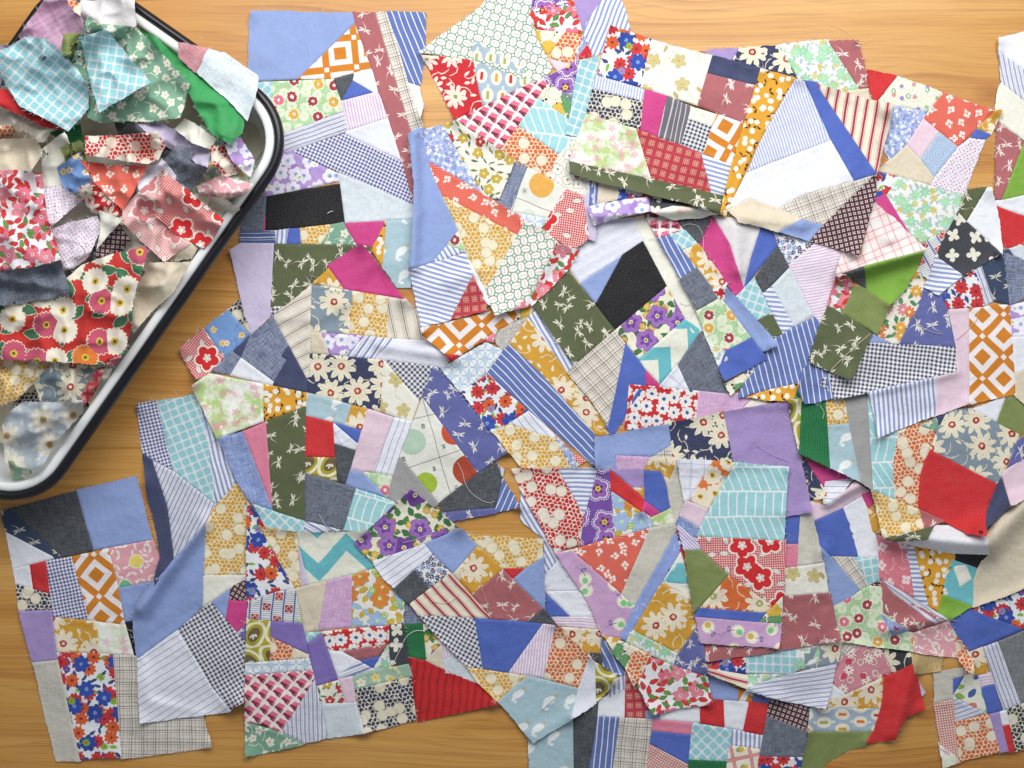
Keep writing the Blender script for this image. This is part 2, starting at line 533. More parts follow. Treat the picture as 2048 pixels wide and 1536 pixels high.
fab('pla', plaid('#e6dfd4', 24, [(0, 1.3, '#332c30', .85), (4.6, 1.0, '#5b4c50', .75), (9.5, .8, '#8d7c7c', .6), (-7, 1.0, '#4b4044', .65)]), 'beige and black plaid')
fab('wpl', plaid('#eff1fa', 25, [(0, 1.0, '#8a92c6', .8), (3, .8, '#a9aed6', .6)]), 'white cotton with blue windowpane lines')
fab('ppl', plaid('#f3dcda', 38, [(0, 13, '#eef0ee', .6), (12, 1.6, '#cf7f8c', .85), (-12, 1.6, '#cf7f8c', .75)]), 'pink and white plaid')
fab('dfo', dragonfly('#5e6746', '#ebe6d6'), 'olive cotton with white dragonflies')
fab('dfb', dragonfly('#666dac', '#ece8e0'), 'blue violet cotton with white dragonflies')
fab('dfp', dragonfly('#b56a6f', '#f1e6dd'), 'dusty pink cotton with white dragonflies')
fab('dfn', dragonfly('#3a4a68', '#d8d4c4'), 'dark navy cotton with pale dragonflies')
fab('bum', bubbles('#f0e7ca', '#d9a436'), 'mustard bubble print')
fab('buo', bubbles('#f2e5cc', '#d96b31'), 'orange bubble print')
fab('bur', bubbles('#f0e6d6', '#c52330'), 'red bubble print')
fab('bun', bubbles('#ebe3cb', '#30375c'), 'navy bubble print')
fab('bub', bubbles('#ebe6cf', '#3c3d45'), 'black bubble print')
fab('geo', geo('#d6831f', '#f4eef0'), 'orange and white square print')
fab('qua', quat('#9bd2dc', '#e0e7e9'), 'aqua and white quatrefoil print')
fab('her', herring('#a6dae0', '#eff6f7'), 'aqua and white herringbone print')
fab('che', chevron('#6cbfca', '#eeefe0'), 'aqua and cream chevron print')
fab('aqu', solid('#6cbfca', .04), 'aqua cotton')
fab('cel', cells('#86a893', '#f6f3ee', '#d03445'), 'white and green oval basket print')
fab('lat', lattice, 'pink and maroon basket print')
fab('ova', ovals, 'grey blue print of cream ovals')
fab('wat', watercolour('#b4d27c', '#e69ab2', '#e78ca8'), 'green and pink watercolour floral')
fab('wap', watercolour('#e6efd0', '#f0b0c0', '#ea9fb4'), 'pale pink watercolour floral')
fab('woo', woodgrain, 'grey wood grain print')
fab('ret', retro, 'olive yellow retro print')
fab('sta', stamps, 'blue stripe and red square print')
fab('maz', maze, 'pale blue maze print')
fab('rpl', redplaid, 'red cotton with cream broken checks')
fab('til', tile, 'pale blue circle print')
fab('win', wine, 'maroon cotton with tiny white squares')
fab('bir', birds, 'pale blue print of white birds')
fab('thi', thistle('#cda6cf'), 'lilac thistle print')
fab('cal', calico('#e2553f'), 'orange red calico with white baskets')
fab('pan', floral('#efecd8', [dict(c=19, k='l', r=10, w=.5, col=['#3f7a44', '#4c8a4a'], out='#24402c', p=.9), dict(c=25, k='f', r=8, n=6, d=.25, col=['#e3b53c'], cen='#f3ead0', cr=2.6, cc='#5b4420', p=.7, out='#8a6a1e', ow=.5),
      dict(c=54, k='f', r=23, n=5, d=.28, col=['#a474c4', '#9a66bc', '#a474c4', '#7a48a4'], cen='#efe2a6', cr=4.6, cc='#7a6a30', out='#3c2158', ray='#4a2872', in2='#6a3d9c', rnd=.6)]), 'purple pansy print')
fab('pur2', pansybig('#7d55ad', '#4c2f80'), 'violet print of large pansies')
fab('pkf', floral('#f1eff3', [dict(c=19, k='l', r=10.5, w=.42, col=['#d8342f', '#6d9c46', '#d8342f', '#d8342f'], out='#352a2c', ow=.6, rnd=.9), dict(c=40, k='f', r=17.5, n=5, d=.42, col=['#e4788c', '#e88a9a'], out='#5a2c36', ow=.6, cen='#f4dfe2', cr=3.4, cc='#43242c', ray='#b64c60', rk=.5, rnd=.7, p=.8), dict(c=25, k='l', r=9.5, w=.42, col=['#d8342f', '#5f9040', '#d8342f'], out='#352a2c', ow=.6, rnd=.9, p=.5, ox=210)]), 'pink blossom and red leaf print')
fab('rcr', floral('#cb2630', [dict(c=30, k='s', r=14, w=.9, col=['#f1e4d6']), dict(c=24, k='l', r=7, w=.4, col=['#f1e4d6'], p=.7), dict(c=60, k='f', r=24, n=9, d=.62, col=['#f1e4d6'], cen='#9aa065', cr=4, ray='#cb2630')]), 'red print of cream flowers')
fab('dam', daisy('#d9a233'), 'mustard daisy print')
fab('dan', daisy('#323a5e', '#efe8cf', '#b33436'), 'navy daisy print')
fab('dag', daisy('#8798a6', '#efe7cd', '#b02a34'), 'grey blue daisy print')
fab('dao', daisy('#dc6a2b', '#f3e6cf', '#a4ad62'), 'orange daisy print')
fab('dak', daisy('#2e3038', '#efe6cd', '#b33436'), 'black daisy print')
fab('dgv', daisy('#bcc7d2', '#e3ddcd', '#b89a62', cc='#9a7a52'), 'faded grey blue daisy print')
fab('che2', floral('#e3a52f', [dict(c=23, k='v', r=7.5, col=['#4a2a18'], rnd=.7, p=.85, ox=2), dict(c=21, k='o', r=5.4, col=['#f6f1e6'], rnd=.75, p=.8, ox=12), dict(c=25, k='o', r=5.0, col=['#f6f1e6'], rnd=.75, p=.6, ox=29)]), 'mustard print of white cherries')
fab('blo', floral('#b79bd9', [dict(c=30, k='o', r=10, col=['#a685cd'], p=.5), dict(c=33, k='f', r=15.5, n=5, d=.3, col=['#f5f2fb', '#ece8fa'], cen='#8cc6e6', cr=4.2, cc='#d070b0', rnd=.7, ray='#cbbce6', rk=.5), dict(c=40, k='f', r=7.5, n=5, d=.3, col=['#f5f2fb'], cen='#a8d060', cr=2.4, ox=51)]), 'lavender print of white blossoms')
fab('jgr', floral('#a9d29c', [dict(c=4.2, k='b', r=1.1, w=.5, col=['#e6f0d8'], rnd=.9), dict(c=25, k='o', r=10.5, col=['#e3edd2'], out='#8fbb86', ow=.6, ray='#b6cfa6', n=18, rk=.6, cen='#c9dcb4', cr=2.4, rnd=.6), dict(c=38, k='f', r=10.5, n=8, d=.16, col=['#a02440', '#e0718b', '#e2ac3c', '#a02440'], out='#f0ecd8', ow=2.2, cen='#f6ecd8', cr=3.0, ray='#f1e2cc', rk=.7, rnd=.55, ox=61)]), 'green print of round blossoms')
fab('min', floral('#eef0ef', [dict(c=13, k='l', r=6.2, w=.5, col=['#b4c4c6', '#c4d2c8'], rnd=.9), dict(c=24, k='f', r=8, n=6, d=.5, col=['#d6cf8e', '#cfc276'], p=.8), dict(c=29, k='f', r=12.5, n=7, d=.5, col=['#a9dcbd', '#9cd4b6'], cen='#cbe08e', cr=2.6, ray='#86b8a0', rk=.6, ox=77)]), 'mint green floral')
fab('dib', floral('#a9b9e4', [dict(c=11, k='f', r=4.2, n=5, d=.4, col=['#eef2fb', '#dfe6f8'], rnd=.9), dict(c=9, k='r', r=2.4, w=.6, col=['#5b62b4', '#4a86b8', '#7a5ab0'], rnd=.9, p=.8)]), 'tiny blue ditsy floral')
fab('bro', floral('#93a7e2', [dict(c=34, k='f', r=5.2, n=5, d=.4, col=['#2f44a0'], cen='#dfe6fa', cr=1.2, p=.75), dict(c=22, k='s', r=7, w=.6, col=['#dfe6fa'], p=.7)]), 'blue floral brocade')
fab('rbl', floral('#eef0f4', [dict(c=18, k='l', r=8.5, w=.42, col=['#35497f', '#3a4e86', '#86b83c', '#35497f'], rnd=.9), dict(c=33, k='f', r=14.5, n=9, d=.3, col=['#d03436', '#cf2f3a', '#e0622a', '#d03436'], cen='#8d2330', cr=3, rnd=.8, ray='#a02430', rk=.6), dict(c=52, k='f', r=18, n=7, d=.3, col=['#2c4fae', '#2a48a2'], cen='#7d98d4', cr=4, ray='#183080', p=.8, ox=93), dict(c=44, k='f', r=8, n=8, d=.35, col=['#84bd34', '#7f93c8', '#2c4fae'], cen='#d8503a', cr=2.4, p=.6, ox=123)]), 'red and blue flower print')
fab('rwd', floral('#cc2731', [dict(c=25.5, k='f', r=13.6, n=8, d=.26, col=['#f3eeea'], cen='#3c66b0', cr=3.6, cc='#2e4c90', rnd=.35)]), 'red print of white daisies')
fab('vin', floral('#7fab92', [dict(c=28, k='s', r=13, w=.7, col=['#e4ead9']), dict(c=22, k='l', r=6.5, w=.42, col=['#e4ead9'], p=.6), dict(c=30, k='f', r=9, n=5, d=.4, col=['#ece8d8', '#f0ecd8'], cen='#8a7f90', cr=1.4, rnd=.7)], .05), 'sage green vine floral')
fab('vig', floral('#a5c6ae', [dict(c=24, k='l', r=6.5, w=.5, col=['#cfe2cd'], p=.8), dict(c=30, k='f', r=10, n=5, d=.38, col=['#f2eedc', '#f0dc92'], cen='#e2bb58', cr=2.2, rnd=.7)]), 'pale sage floral')
fab('yel', floral('#efece0', [dict(c=18, k='l', r=8, w=.25, col=['#4c6a46', '#6d8450'], rnd=.9), dict(c=32, k='f', r=10.5, n=5, d=.32, col=['#d1b23c', '#cdae36', '#cf3438', '#d1b23c'], out='#5b4a22', ow=.5, cen='#f3ead0', cr=2.6, rnd=.7)]), 'cream print of yellow and red flowers')
fab('mfl', floral('#f0ebdc', [dict(c=19, k='l', r=8, w=.45, col=['#4a8a62', '#5f9a66'], out='#26442f', ow=.5, rnd=.9), dict(c=30, k='f', r=12, n=9, d=.42, col=['#e58aa0', '#e5a63c', '#e58aa0', '#e07b34'], out='#7a3440', ow=.5, cen='#f3e4b0', cr=3.0, rnd=.7)]), 'cream print of pink and yellow flowers')
fab('ofl', floral('#f1eee4', [dict(c=19, k='l', r=10.5, w=.5, col=['#d9b83e', '#cfae3c', '#9cc7e0'], out='#6d6430', ow=.5, rnd=.9), dict(c=46, k='f', r=20, n=8, d=.28, col=['#aac4ea', '#e08a34', '#aac4ea', '#e08a34'], out='#5d6a86', ow=.5, cen='#d9efa0', cr=3.4, ray='#7d94bc', rk=.4, rnd=.7), dict(c=44, k='f', r=8, n=12, d=.3, col=['#86cf58'], cen='#f0e8d0', cr=4, cc='#d9763c', p=.7, ox=81)]), 'white print of orange and blue flowers')
fab('of2', floral('#e07a3a', [dict(c=30, k='o', r=11, col=['#a9bcc4', '#7b9a4c'], p=.5), dict(c=36, k='f', r=19, n=10, d=.16, col=['#efe5cf'], cen='#e2b23a', cr=5.5, cc='#4e5a2c', ray='#d9cdb2', rk=.4, rnd=.6)]), 'orange print of cream daisies')
fab('pkl', floral('#e8a9b4', [dict(c=19, k='v', r=10, col=['#f4efe2'], rnd=.7), dict(c=22, k='s', r=10, w=.8, col=['#f4efe2'])]), 'pink print of white leaves')
fab('pk2', floral('#e8a9b4', [dict(c=20, k='v', r=10, col=['#f4efe2'], rnd=.7), dict(c=46, k='o', r=13, col=['#ecd86a', '#6fc08e', '#5a85cc', '#ecd86a'], out='#f4efe2', ow=1.6, p=.75)]), 'pink leaf print with coloured spots')
fab('pkc', floral('#d88f9f', [dict(c=26, k='r', r=5.8, w=1.2, col=['#f1e6d4'], out='#a33a50', ow=.7, rnd=.7), dict(c=36, k='f', r=11.5, n=8, d=.55, col=['#f4e8dc'], out='#b02c48', ow=1.0, cen='#c83450', cr=2.0, rnd=.6, ox=37), dict(c=40, k='o', r=6.5, col=['#cf4560'], p=.6, ox=88)]), 'pink print of rings and flowers')
fab('pkb', floral('#dd7f8e', [dict(c=17, k='s', r=7, w=.55, col=['#f5d9da']), dict(c=38, k='f', r=10.5, n=4, d=.45, col=['#f6dfe0'], cen='#dd7f8e', cr=2, rnd=.7)]), 'coral pink scroll print')
fab('mdt', floral('#eef0df', [dict(c=5.2, k='o', r=.75, col=['#c49a7a', '#9aa88a']), dict(c=21, k='o', r=4.4, col=['#a78bcb', '#9fc08c', '#d69a9a', '#a78bcb'], rnd=.6, p=.62), dict(c=33, k='r', r=4.0, w=1.0, col=['#7fae86'], rnd=.6, ox=19)]), 'cream print of coloured spots')
fab('pdt', floral('#ece6f2', [dict(c=6.6, k='o', r=1.15, col=['#a33a6c'], rnd=.35)]), 'white cotton with purple pin dots')
fab('nfl', floral('#eef0f0', [dict(c=12, k='f', r=6.2, n=7, d=.62, col=['#28386e', '#7f9cd0', '#28386e'], cen='#eef0f0', cr=1.3, rnd=.6), dict(c=19, k='o', r=1.7, col=['#c32f3a'], p=.9)]), 'white print of small navy flowers')
fab('blw', floral('#3f6fb4', [dict(c=21, k='f', r=9.6, n=7, d=.3, col=['#f2f4f2'], cen='#8fb89a', cr=2.8, rnd=.5)]), 'blue print of white daisies')
fab('bly', floral('#7ba3dc', [dict(c=40, k='s', r=16, w=.6, col=['#46578c']), dict(c=26, k='f', r=7, n=5, d=.3, col=['#efd28a', '#f1e4c8'], cen='#dd9a34', cr=2, p=.7)]), 'sky blue print of yellow blossoms')
fab('str2', floral('#3f424a', [dict(c=38, k='f', r=14, n=4, d=.62, col=['#efecdc'], rnd=.4)]), 'charcoal cotton with cream stars')
fab('lea', floral('#f0ecd8', [dict(c=9, k='o', r=2.6, col=['#2c2a26'], p=.5, rnd=.8), dict(c=30, k='f', r=15, n=6, d=.18, col=['#5f9a62', '#e3b83e', '#f0ecd8', '#5f9a62'], out='#3b4a34', ow=.6, ray='#eef0dc', rk=.8, rnd=.7)]), 'green and yellow leaf print')
fab('oni', floral('#f3f0e6', [dict(c=4.2, k='o', r=.6, col=['#50484a'], rnd=.9), dict(c=26, k='f', r=11, n=4, d=.3, col=['#f6f2e6', '#f6f2e6', '#d3313c'], out='#443c40', ow=.7, cen='#39435e', cr=2, rnd=.7)]), 'white print of outlined petals')
fab('pop', pops('#cf3f48', '#f5e6e0'), 'red mini check poppy print')
fab('pof', pops('#d9979a', '#f2e2de', '#cd7f84', '#eee0da'), 'faded red mini check poppy print')
fab('pic', pictures, 'pink print of small framed pictures')
fab('bigf', floral('#c52f2a', [dict(c=44, k='l', r=19, w=.55, col=['#3f7551'], out='#efe6d0', ow=1.3, rnd=.8), dict(c=55, k='f', r=26, n=19, d=.12, col=['#c2536f', '#efe8d8', '#c2536f', '#efe8d8', '#dd7a2e', '#efe8d8'], out='#efe6d0', ow=1.7, cen='#dcb83e', cr=7.5, cc='#4f5a2a', rnd=.6)]), 'red print of large daisies and asters')
fab('gol', floral('#f0eee2', [dict(c=62, k='f', r=15, n=5, d=.45, col=['#d2c488'], out='#98865a', ow=.5, cen='#b9a868', cr=2, rnd=.5, p=.8), dict(c=46, k='l', r=9, w=.4, col=['#bfae78'], p=.5), dict(c=56, k='s', r=16, w=.4, col=['#a79768'])]), 'cream print of gold flowers')
fab('ros', streak('#c4818b', '#e2b4b8', .6), 'faded rose cotton')
fab('mvl', streak('#b487a8', '#dcc0d4', .5, 8), 'mauve brushed cotton')
fab('pch', stripes('#efeaf6', 5, [(0, 2.2, '#b0a2da')], 35), 'lilac diagonal striped cotton')
fab('ct1', chart([(844, 790, 905, 1000), (828, 838, 868, 828), (817, 935, 922, 900)], [(825, 884, 26, '#b9d2bd'), (909, 864, 26, '#d0532f'), (853, 966, 22, '#a5c23a'), (935, 940, 29, '#b4472f')]), 'cream number chart print with coloured spots')
fab('ct2', chart([(1030, 395, 1120, 430), (1052, 338, 1022, 424)], [(1083, 370, 25, '#e9b155'), (1057, 432, 14, '#d6e2d8')]), 'cream number chart print with a yellow spot')
fab('sky', floral('#f0efe0', [dict(c=30, k='l', r=12, w=.5, col=['#4366a8', '#8dbb58', '#4366a8', '#6ec0a0'], rnd=.9), dict(c=40, k='o', r=8, col=['#e08a78', '#e9cf50', '#f0efe0'], p=.8)]), 'leaf print in blue, green and coral')

MATS = {}
def finish(nt, colour, rough=0.95, bump=0.35, sheen=0.03):
    nodes, links = nt.nodes, nt.links
    bs = nodes.new('ShaderNodeBsdfPrincipled')
    out = nodes.new('ShaderNodeOutputMaterial')
    links.new(bs.outputs[0], out.inputs[0])
    bs.inputs['Roughness'].default_value = rough
    bs.inputs['Specular IOR Level'].default_value = 0.10
    bs.inputs['Sheen Weight'].default_value = sheen
    if isinstance(colour, Cc): links.new(colour.s, bs.inputs['Base Color'])
    else: bs.inputs['Base Color'].default_value = C(colour)
    return bs
def material(key):
    if key in MATS: return MATS[key]
    fn, words = F[key]
    m = bpy.data.materials.new(words.replace(' ', '_')); m.use_nodes = True
    nt = m.node_tree; nt.nodes.clear(); N.nt = nt
    uv = nt.nodes.new('ShaderNodeUVMap'); uv.uv_map = 'px'
    x, y, _ = sep(uv.outputs[0])
    p = (x, y)
    wob = noise(p, 70, 1)
    pw = (x + (wob - 0.5) * 5.0, y + (wob - 0.5) * -4.0)          # cloth is never perfectly square
    col = fn(pw)
    # yarn-scale unevenness and soft fading of the dye
    yarn = noise(p, 1.7, 2) * 0.6 + noise(p, 9.0, 3) * 0.4
    col = over(col, '#3a3a40', mth('MULTIPLY_ADD', yarn, 0.4, -0.16, clamp=True))
    col = over(col, '#f6f3ee', mth('MULTIPLY_ADD', noise(sh(p, 900, 40), 2.4, 2), 0.14, -0.065, clamp=True))
    col = over(col, '#b4b1b0', 0.025)
    bs = finish(nt, col)
    cre = noise(sh(p, 410, 7), 34.0, 2) - 0.5
    cre = mth('MULTIPLY_ADD', ab(cre), -9.0, 1.0, clamp=True)          # soft creases from handling
    hgt = noise(p, 2.2, 1) * 0.16 + noise(p, 16.0, 3) * 1.0 + noise(p, 44.0, 2) * 1.8 + cre * 0.10
    bn = nt.nodes.new('ShaderNodeBump'); bn.inputs['Strength'].default_value = 0.30
    bn.inputs['Distance'].default_value = 0.0022
    put(bn.inputs['Height'], hgt)
    nt.links.new(bn.outputs[0], bs.inputs['Normal'])
    MATS[key] = m
    return m
# ------------------------------------------------------------------ the patchwork blocks, bottom of the heap first
# each line: fabric@thread-direction : outline on the table top (photograph pixels)
BLOCKS = []
def B(label, text, lifts=(), loft=1.0): BLOCKS.append((label, text, lifts, loft))

B('large patchwork block with periwinkle corner and orange squares, right of the tub', """
peri: 502,22 600,23 705,24 710,47 595,158 497,162 500,37
geo@84: 710,47 726,92 743,138 709,145 665,157 595,158
dfp@70: 705,24 750,24 778,120 800,190 822,262 845,430 830,437 826,415 818,372 802,320 777,240 747,150 726,92 710,47
pla@73: 750,24 773,24 790,72 815,160 830,210 847,248 846,262 822,264 778,120
std@68: 773,24 850,27 848,95 842,160 837,172 817,165 790,72
wht: 817,165 837,172 847,212 841,232 829,206
char: 667,160 709,148 705,165 682,200
wht: 709,145 744,138 755,184 745,184 705,160
blue: 705,160 747,184 682,202
jgr: 544,164 667,159 682,202 686,222 625,247 565,268 545,215
qua@40: 505,166 544,164 545,218 556,262 530,250 505,200
stp@78: 682,202 755,184 762,200 775,236 695,262
stg@160: 686,222 695,262 590,299 556,310 556,270
rib@90: 695,262 775,236 803,322 690,268
gbl@25: 690,268 803,325 818,376 826,412 745,374 583,303
blo: 552,300 583,303 676,348 678,362 530,394 530,360
black: 533,392 680,368 690,446 531,460
den: 482,420 520,380 533,392 528,462 484,464
mag: 533,392 530,460 525,462
pbl: 680,368 676,346 745,372 826,410 833,438 690,446
stn@0: 480,464 550,462 551,487 480,486
stb@95: 550,462 577,458 573,488 551,487
blue: 577,458 600,457 602,488 573,488
bum: 600,457 662,449 655,470 640,489 602,488
vin: 662,449 686,443 713,490 640,489 655,470
mag: 687,446 771,443 765,460 742,498 724,490 713,490
che2: 770,443 773,443 765,536 742,498
bir@90: 772,443 834,438 821,576 795,577 765,536
plv: 460,500 482,486 548,486 540,636 500,672 480,595 472,557
dfo@90: 548,488 742,490 740,540 700,610 640,640 560,640 541,615
gnv: 541,612 570,612 546,640
""", [('c', 502, 25, 40, .003), ('c', 841, 232, 35, .006), ('c', 460, 500, 40, .004)])

B('striped, cream and dusty pink dragonfly block at the upper right edge', """
wht: 1998,75 2036,67 2075,58 2075,160 1998,102
stg@78: 1997,102 2075,160 2075,225 2003,165
crm: 2003,165 2075,225 2075,300 1993,240 1991,215 1996,180
dfp@60: 1993,242 2048,285 2003,402 1988,398 1991,305
lim: 2048,285 2075,290 2075,385 2003,402
wht: 1991,402 2075,383 2075,440 1993,412
red: 1993,412 2075,445 2075,485 2018,497 2003,487
pbl: 2018,497 2044,485 2060,520 2040,530
dam: 2044,485 2075,470 2075,545 2055,525
navy: 2000,505 2018,497 2040,530 2012,540
""", [('c', 1996, 80, 40, .004)])

B('navy daisy and mint floral block at the top, tucked under the cherry strip', """
lav: 1402,102 1479,96 1465,122
dan@30: 1479,96 1555,92 1600,162 1530,150 1460,124
min: 1556,90 1656,82 1718,178 1696,182 1630,175 1600,162
dfp@70: 1656,82 1715,80 1742,176 1718,178
bei: 1696,181 1743,176 1751,207 1736,210 1690,200
""", [('c', 1715, 82, 40, .003)])

B('patchwork block with orange calico and purple pin dots, upper right', """
red: 1735,139 1795,152 1751,207 1740,180
mdt: 1795,152 1886,185 1856,223 1753,207
cal: 1886,185 1991,220 1916,293 1848,237
dam: 1991,220 2003,221 1981,268 1953,257
blue: 1953,257 1980,268 1971,280 1941,276
pdt@60: 1941,276 1971,280 1926,391 1858,371 1916,295
maz@40: 1878,265 1916,294 1868,354 1841,318
lpk: 1846,237 1878,265 1841,318 1813,288
dib: 1783,210 1856,222 1813,290 1778,322 1762,290
bei: 1813,290 1841,320 1868,355 1861,370 1755,343
min: 1770,390 1801,353 1926,391 1901,456 1843,488 1821,468 1798,435
rbl: 1745,340 1801,353 1774,390 1745,400
mag: 1745,398 1771,385 1824,472 1810,465
sta@60: 1838,490 1898,456 1886,490 1873,514 1858,556 1834,545
ppl@60: 1800,470 1840,488 1836,545 1800,560
""", [('c', 1991, 222, 30, .004)])

B('patchwork block with stone linen and red and blue flowers, bottom left corner', """
dfn@40: 3,1022 18,1018 122,1112 112,1118 12,1064
char: 18,1018 152,982 187,1100 140,1112 122,1112
peri: 153,981 273,952 305,1080 187,1100
wht: 12,1064 113,1115 27,1138
wht: 27,1138 59,1130 66,1178 32,1168
red: 59,1130 92,1122 100,1188 66,1178
bun: 32,1168 66,1178 100,1188 103,1220 38,1222
gbl@78: 92,1122 143,1114 178,1240 105,1234
geo@-52: 143,1114 217,1097 236,1165 250,1250 178,1240
pk2: 217,1097 305,1080 326,1135 318,1160 236,1176
peri: 236,1176 318,1160 320,1200 285,1240 250,1244
black: 250,1243 285,1240 285,1310 268,1311
lav: 38,1222 104,1220 115,1320 65,1325
dam: 105,1234 193,1244 200,1307 114,1304
wap: 193,1244 251,1250 268,1311 200,1307
sto: 65,1325 115,1320 160,1520 114,1521
rbl: 114,1305 225,1308 243,1515 160,1520
pla@90: 226,1309 285,1312 300,1400 405,1425 422,1493 350,1502 275,1512 243,1515
""", [('c', 5, 1022, 50, .004), ('c', 422, 1490, 40, .004)])

B('twisted block with a periwinkle fold and aqua quatrefoil panel, lower left', """
gbl@76: 274,809 312,802 344,940 305,920 285,905
qua@68: 314,802 390,788 414,855 426,955 430,1008 345,940
stb@76: 388,789 405,800 450,880 480,960 432,1010 422,942 410,850
navy: 285,906 304,920 335,1017 348,1112 325,1152 305,1178 322,1110 310,1050 297,1000
stg@115: 305,922 347,942 430,1010 412,1050 348,1114 335,1010
peri: 412,1047 412,1175 405,1215 355,1260 277,1317 270,1275 267,1235 277,1200 320,1150 390,1072
bum: 412,1047 430,1012 476,960 510,1000 510,1150 405,1151
crm: 405,1150 510,1150 462,1176 405,1215
win@30: 462,1172 510,1150 510,1203 458,1200
peri: 424,1206 461,1175 457,1200 452,1240
mag: 457,1200 505,1203 505,1238 472,1266 451,1238
dfb: 472,1266 505,1236 505,1288 494,1286
gnv@60: 355,1260 422,1205 493,1285 489,1405 460,1421 425,1375 370,1285
stl@147: 355,1260 370,1285 425,1375 461,1421 453,1424 385,1433 280,1447 277,1400 276,1318
""", [('r', 405, 1045, 280, 1215, 22, .013), ('c', 478, 1410, 60, .010), ('r', 400, 1230, 290, 1300, 30, -.003), ('c', 280, 1447, 40, .003), ('c', 285, 960, 40, .006), ('c', 277,812,30,.004)])

B('largest patchwork block with magenta flap, taupe stripes and number chart, centre left', """
dam: 625,567 657,537 688,579
mag: 722,487 808,598 688,578 657,532
dag: 624,570 705,582 700,668 620,665
bum: 705,582 776,594 774,676 697,668
stt@76: 776,594 810,600 834,623 852,682 775,676
bei: 620,665 642,666 659,709 619,707
blo: 642,666 730,672 690,712 659,709
stw@125: 730,672 787,677 750,718 690,712
rib@5: 787,677 852,680 895,690 912,705 890,736 860,732 750,718
stt@-28: 622,571 619,754 612,757 547,635 562,618
dan: 619,707 767,720 760,822 733,818 614,785
gol: 767,720 838,802 823,844 760,822
gnv@45: 770,720 870,731 850,776 838,802
pop@40: 360,695 408,657 447,715 420,747 392,759 365,715
bly@70: 408,657 455,620 500,670 465,702 447,715
bun: 455,620 479,600 500,668
chn@50: 425,742 465,702 482,715 460,750
navy: 465,702 500,671 482,715
chn@50: 500,671 547,635 577,690 562,712 573,720 547,763 482,715
wht: 482,715 547,763 545,771 460,750
navy: 577,690 614,757 614,786 575,777 545,770 573,720 562,712
wat: 384,772 417,747 527,769 527,842 435,876
che2: 527,769 614,785 612,812 527,842
chb@70: 437,876 486,864 546,1022 505,1007 475,960
pnk: 486,864 532,844 546,1020
dfo@85: 532,844 612,812 609,1042 546,1022
qua@45: 505,1007 609,1042 607,1063 535,1058
bir: 614,785 703,810 690,850 612,831
dam: 703,810 735,818 725,860 690,850
red: 612,831 666,845 670,915 611,913
wpl@60: 666,845 715,887 710,900 669,887
blue: 666,845 722,860 715,887
char: 669,887 710,900 692,969 674,962
ret: 611,914 670,916 674,962 611,946
den@15: 611,946 712,977 687,1060 610,1042
stw@30: 610,1042 687,1060 607,1064
lpk: 735,818 787,835 747,944 702,940
stl@110: 787,835 824,844 785,952 747,944
peri: 700,940 725,944 774,995 712,977 691,969
jgr: 725,944 785,951 774,995
her@105: 712,977 794,1005 730,1066 687,1060
grey: 785,951 800,910 878,1006 866,1014 830,985 792,1007 774,995
ct1: 845,795 955,945 877,1006 798,913 828,840
dfb@20: 867,732 895,750 1017,905 955,947 845,795 860,748
char: 877,1006 955,947 995,927 1005,955 990,1016 885,1025
std@115: 1005,955 1041,1015 990,1027
dfb: 885,1024 990,1015 990,1028 900,1043
stg@90: 993,925 1008,940 1003,957
""", [('c', 808, 598, 50, .008), ('c', 722, 487, 40, .006), ('r', 760, 690, 900, 712, 16, .004), ('c', 360, 695, 40, .005), ('c', 384, 772, 40, .006), ('c', 1017, 905, 40, .005), ('c', 1041, 1015, 30, .005), ('c', 390, 757, 30, .006)])

B('block of dark green and red corduroy under the striped block, bottom centre', """
chn@90: 798,1195 838,1230 846,1247 806,1249
dgr@0: 804,1248 846,1247 853,1321 814,1314
pan: 845,1247 858,1255 887,1287 853,1321
bei: 883,1286 887,1342 850,1320
stp@80: 878,1276 912,1308 886,1322
pbl: 885,1320 912,1306 963,1372 888,1346
rcd@6: 814,1312 852,1322 960,1368 994,1408 835,1446
""", [('c', 990, 1410, 40, .004)])

B('narrow block of white, blue and pink stripes between the centre blocks', """
stb@60: 1041,978 1075,1040 1120,1117 1090,1152 1087,1077 1042,1040
rib@90: 1090,1150 1118,1116 1165,1182 1090,1183
wht: 1090,1182 1160,1181 1196,1233 1142,1234
blue: 1088,1184 1142,1234 1098,1234
stp@2: 1100,1233 1196,1234 1200,1260 1115,1251
dam: 1122,1255 1200,1257 1210,1313 1180,1318 1150,1287
""")

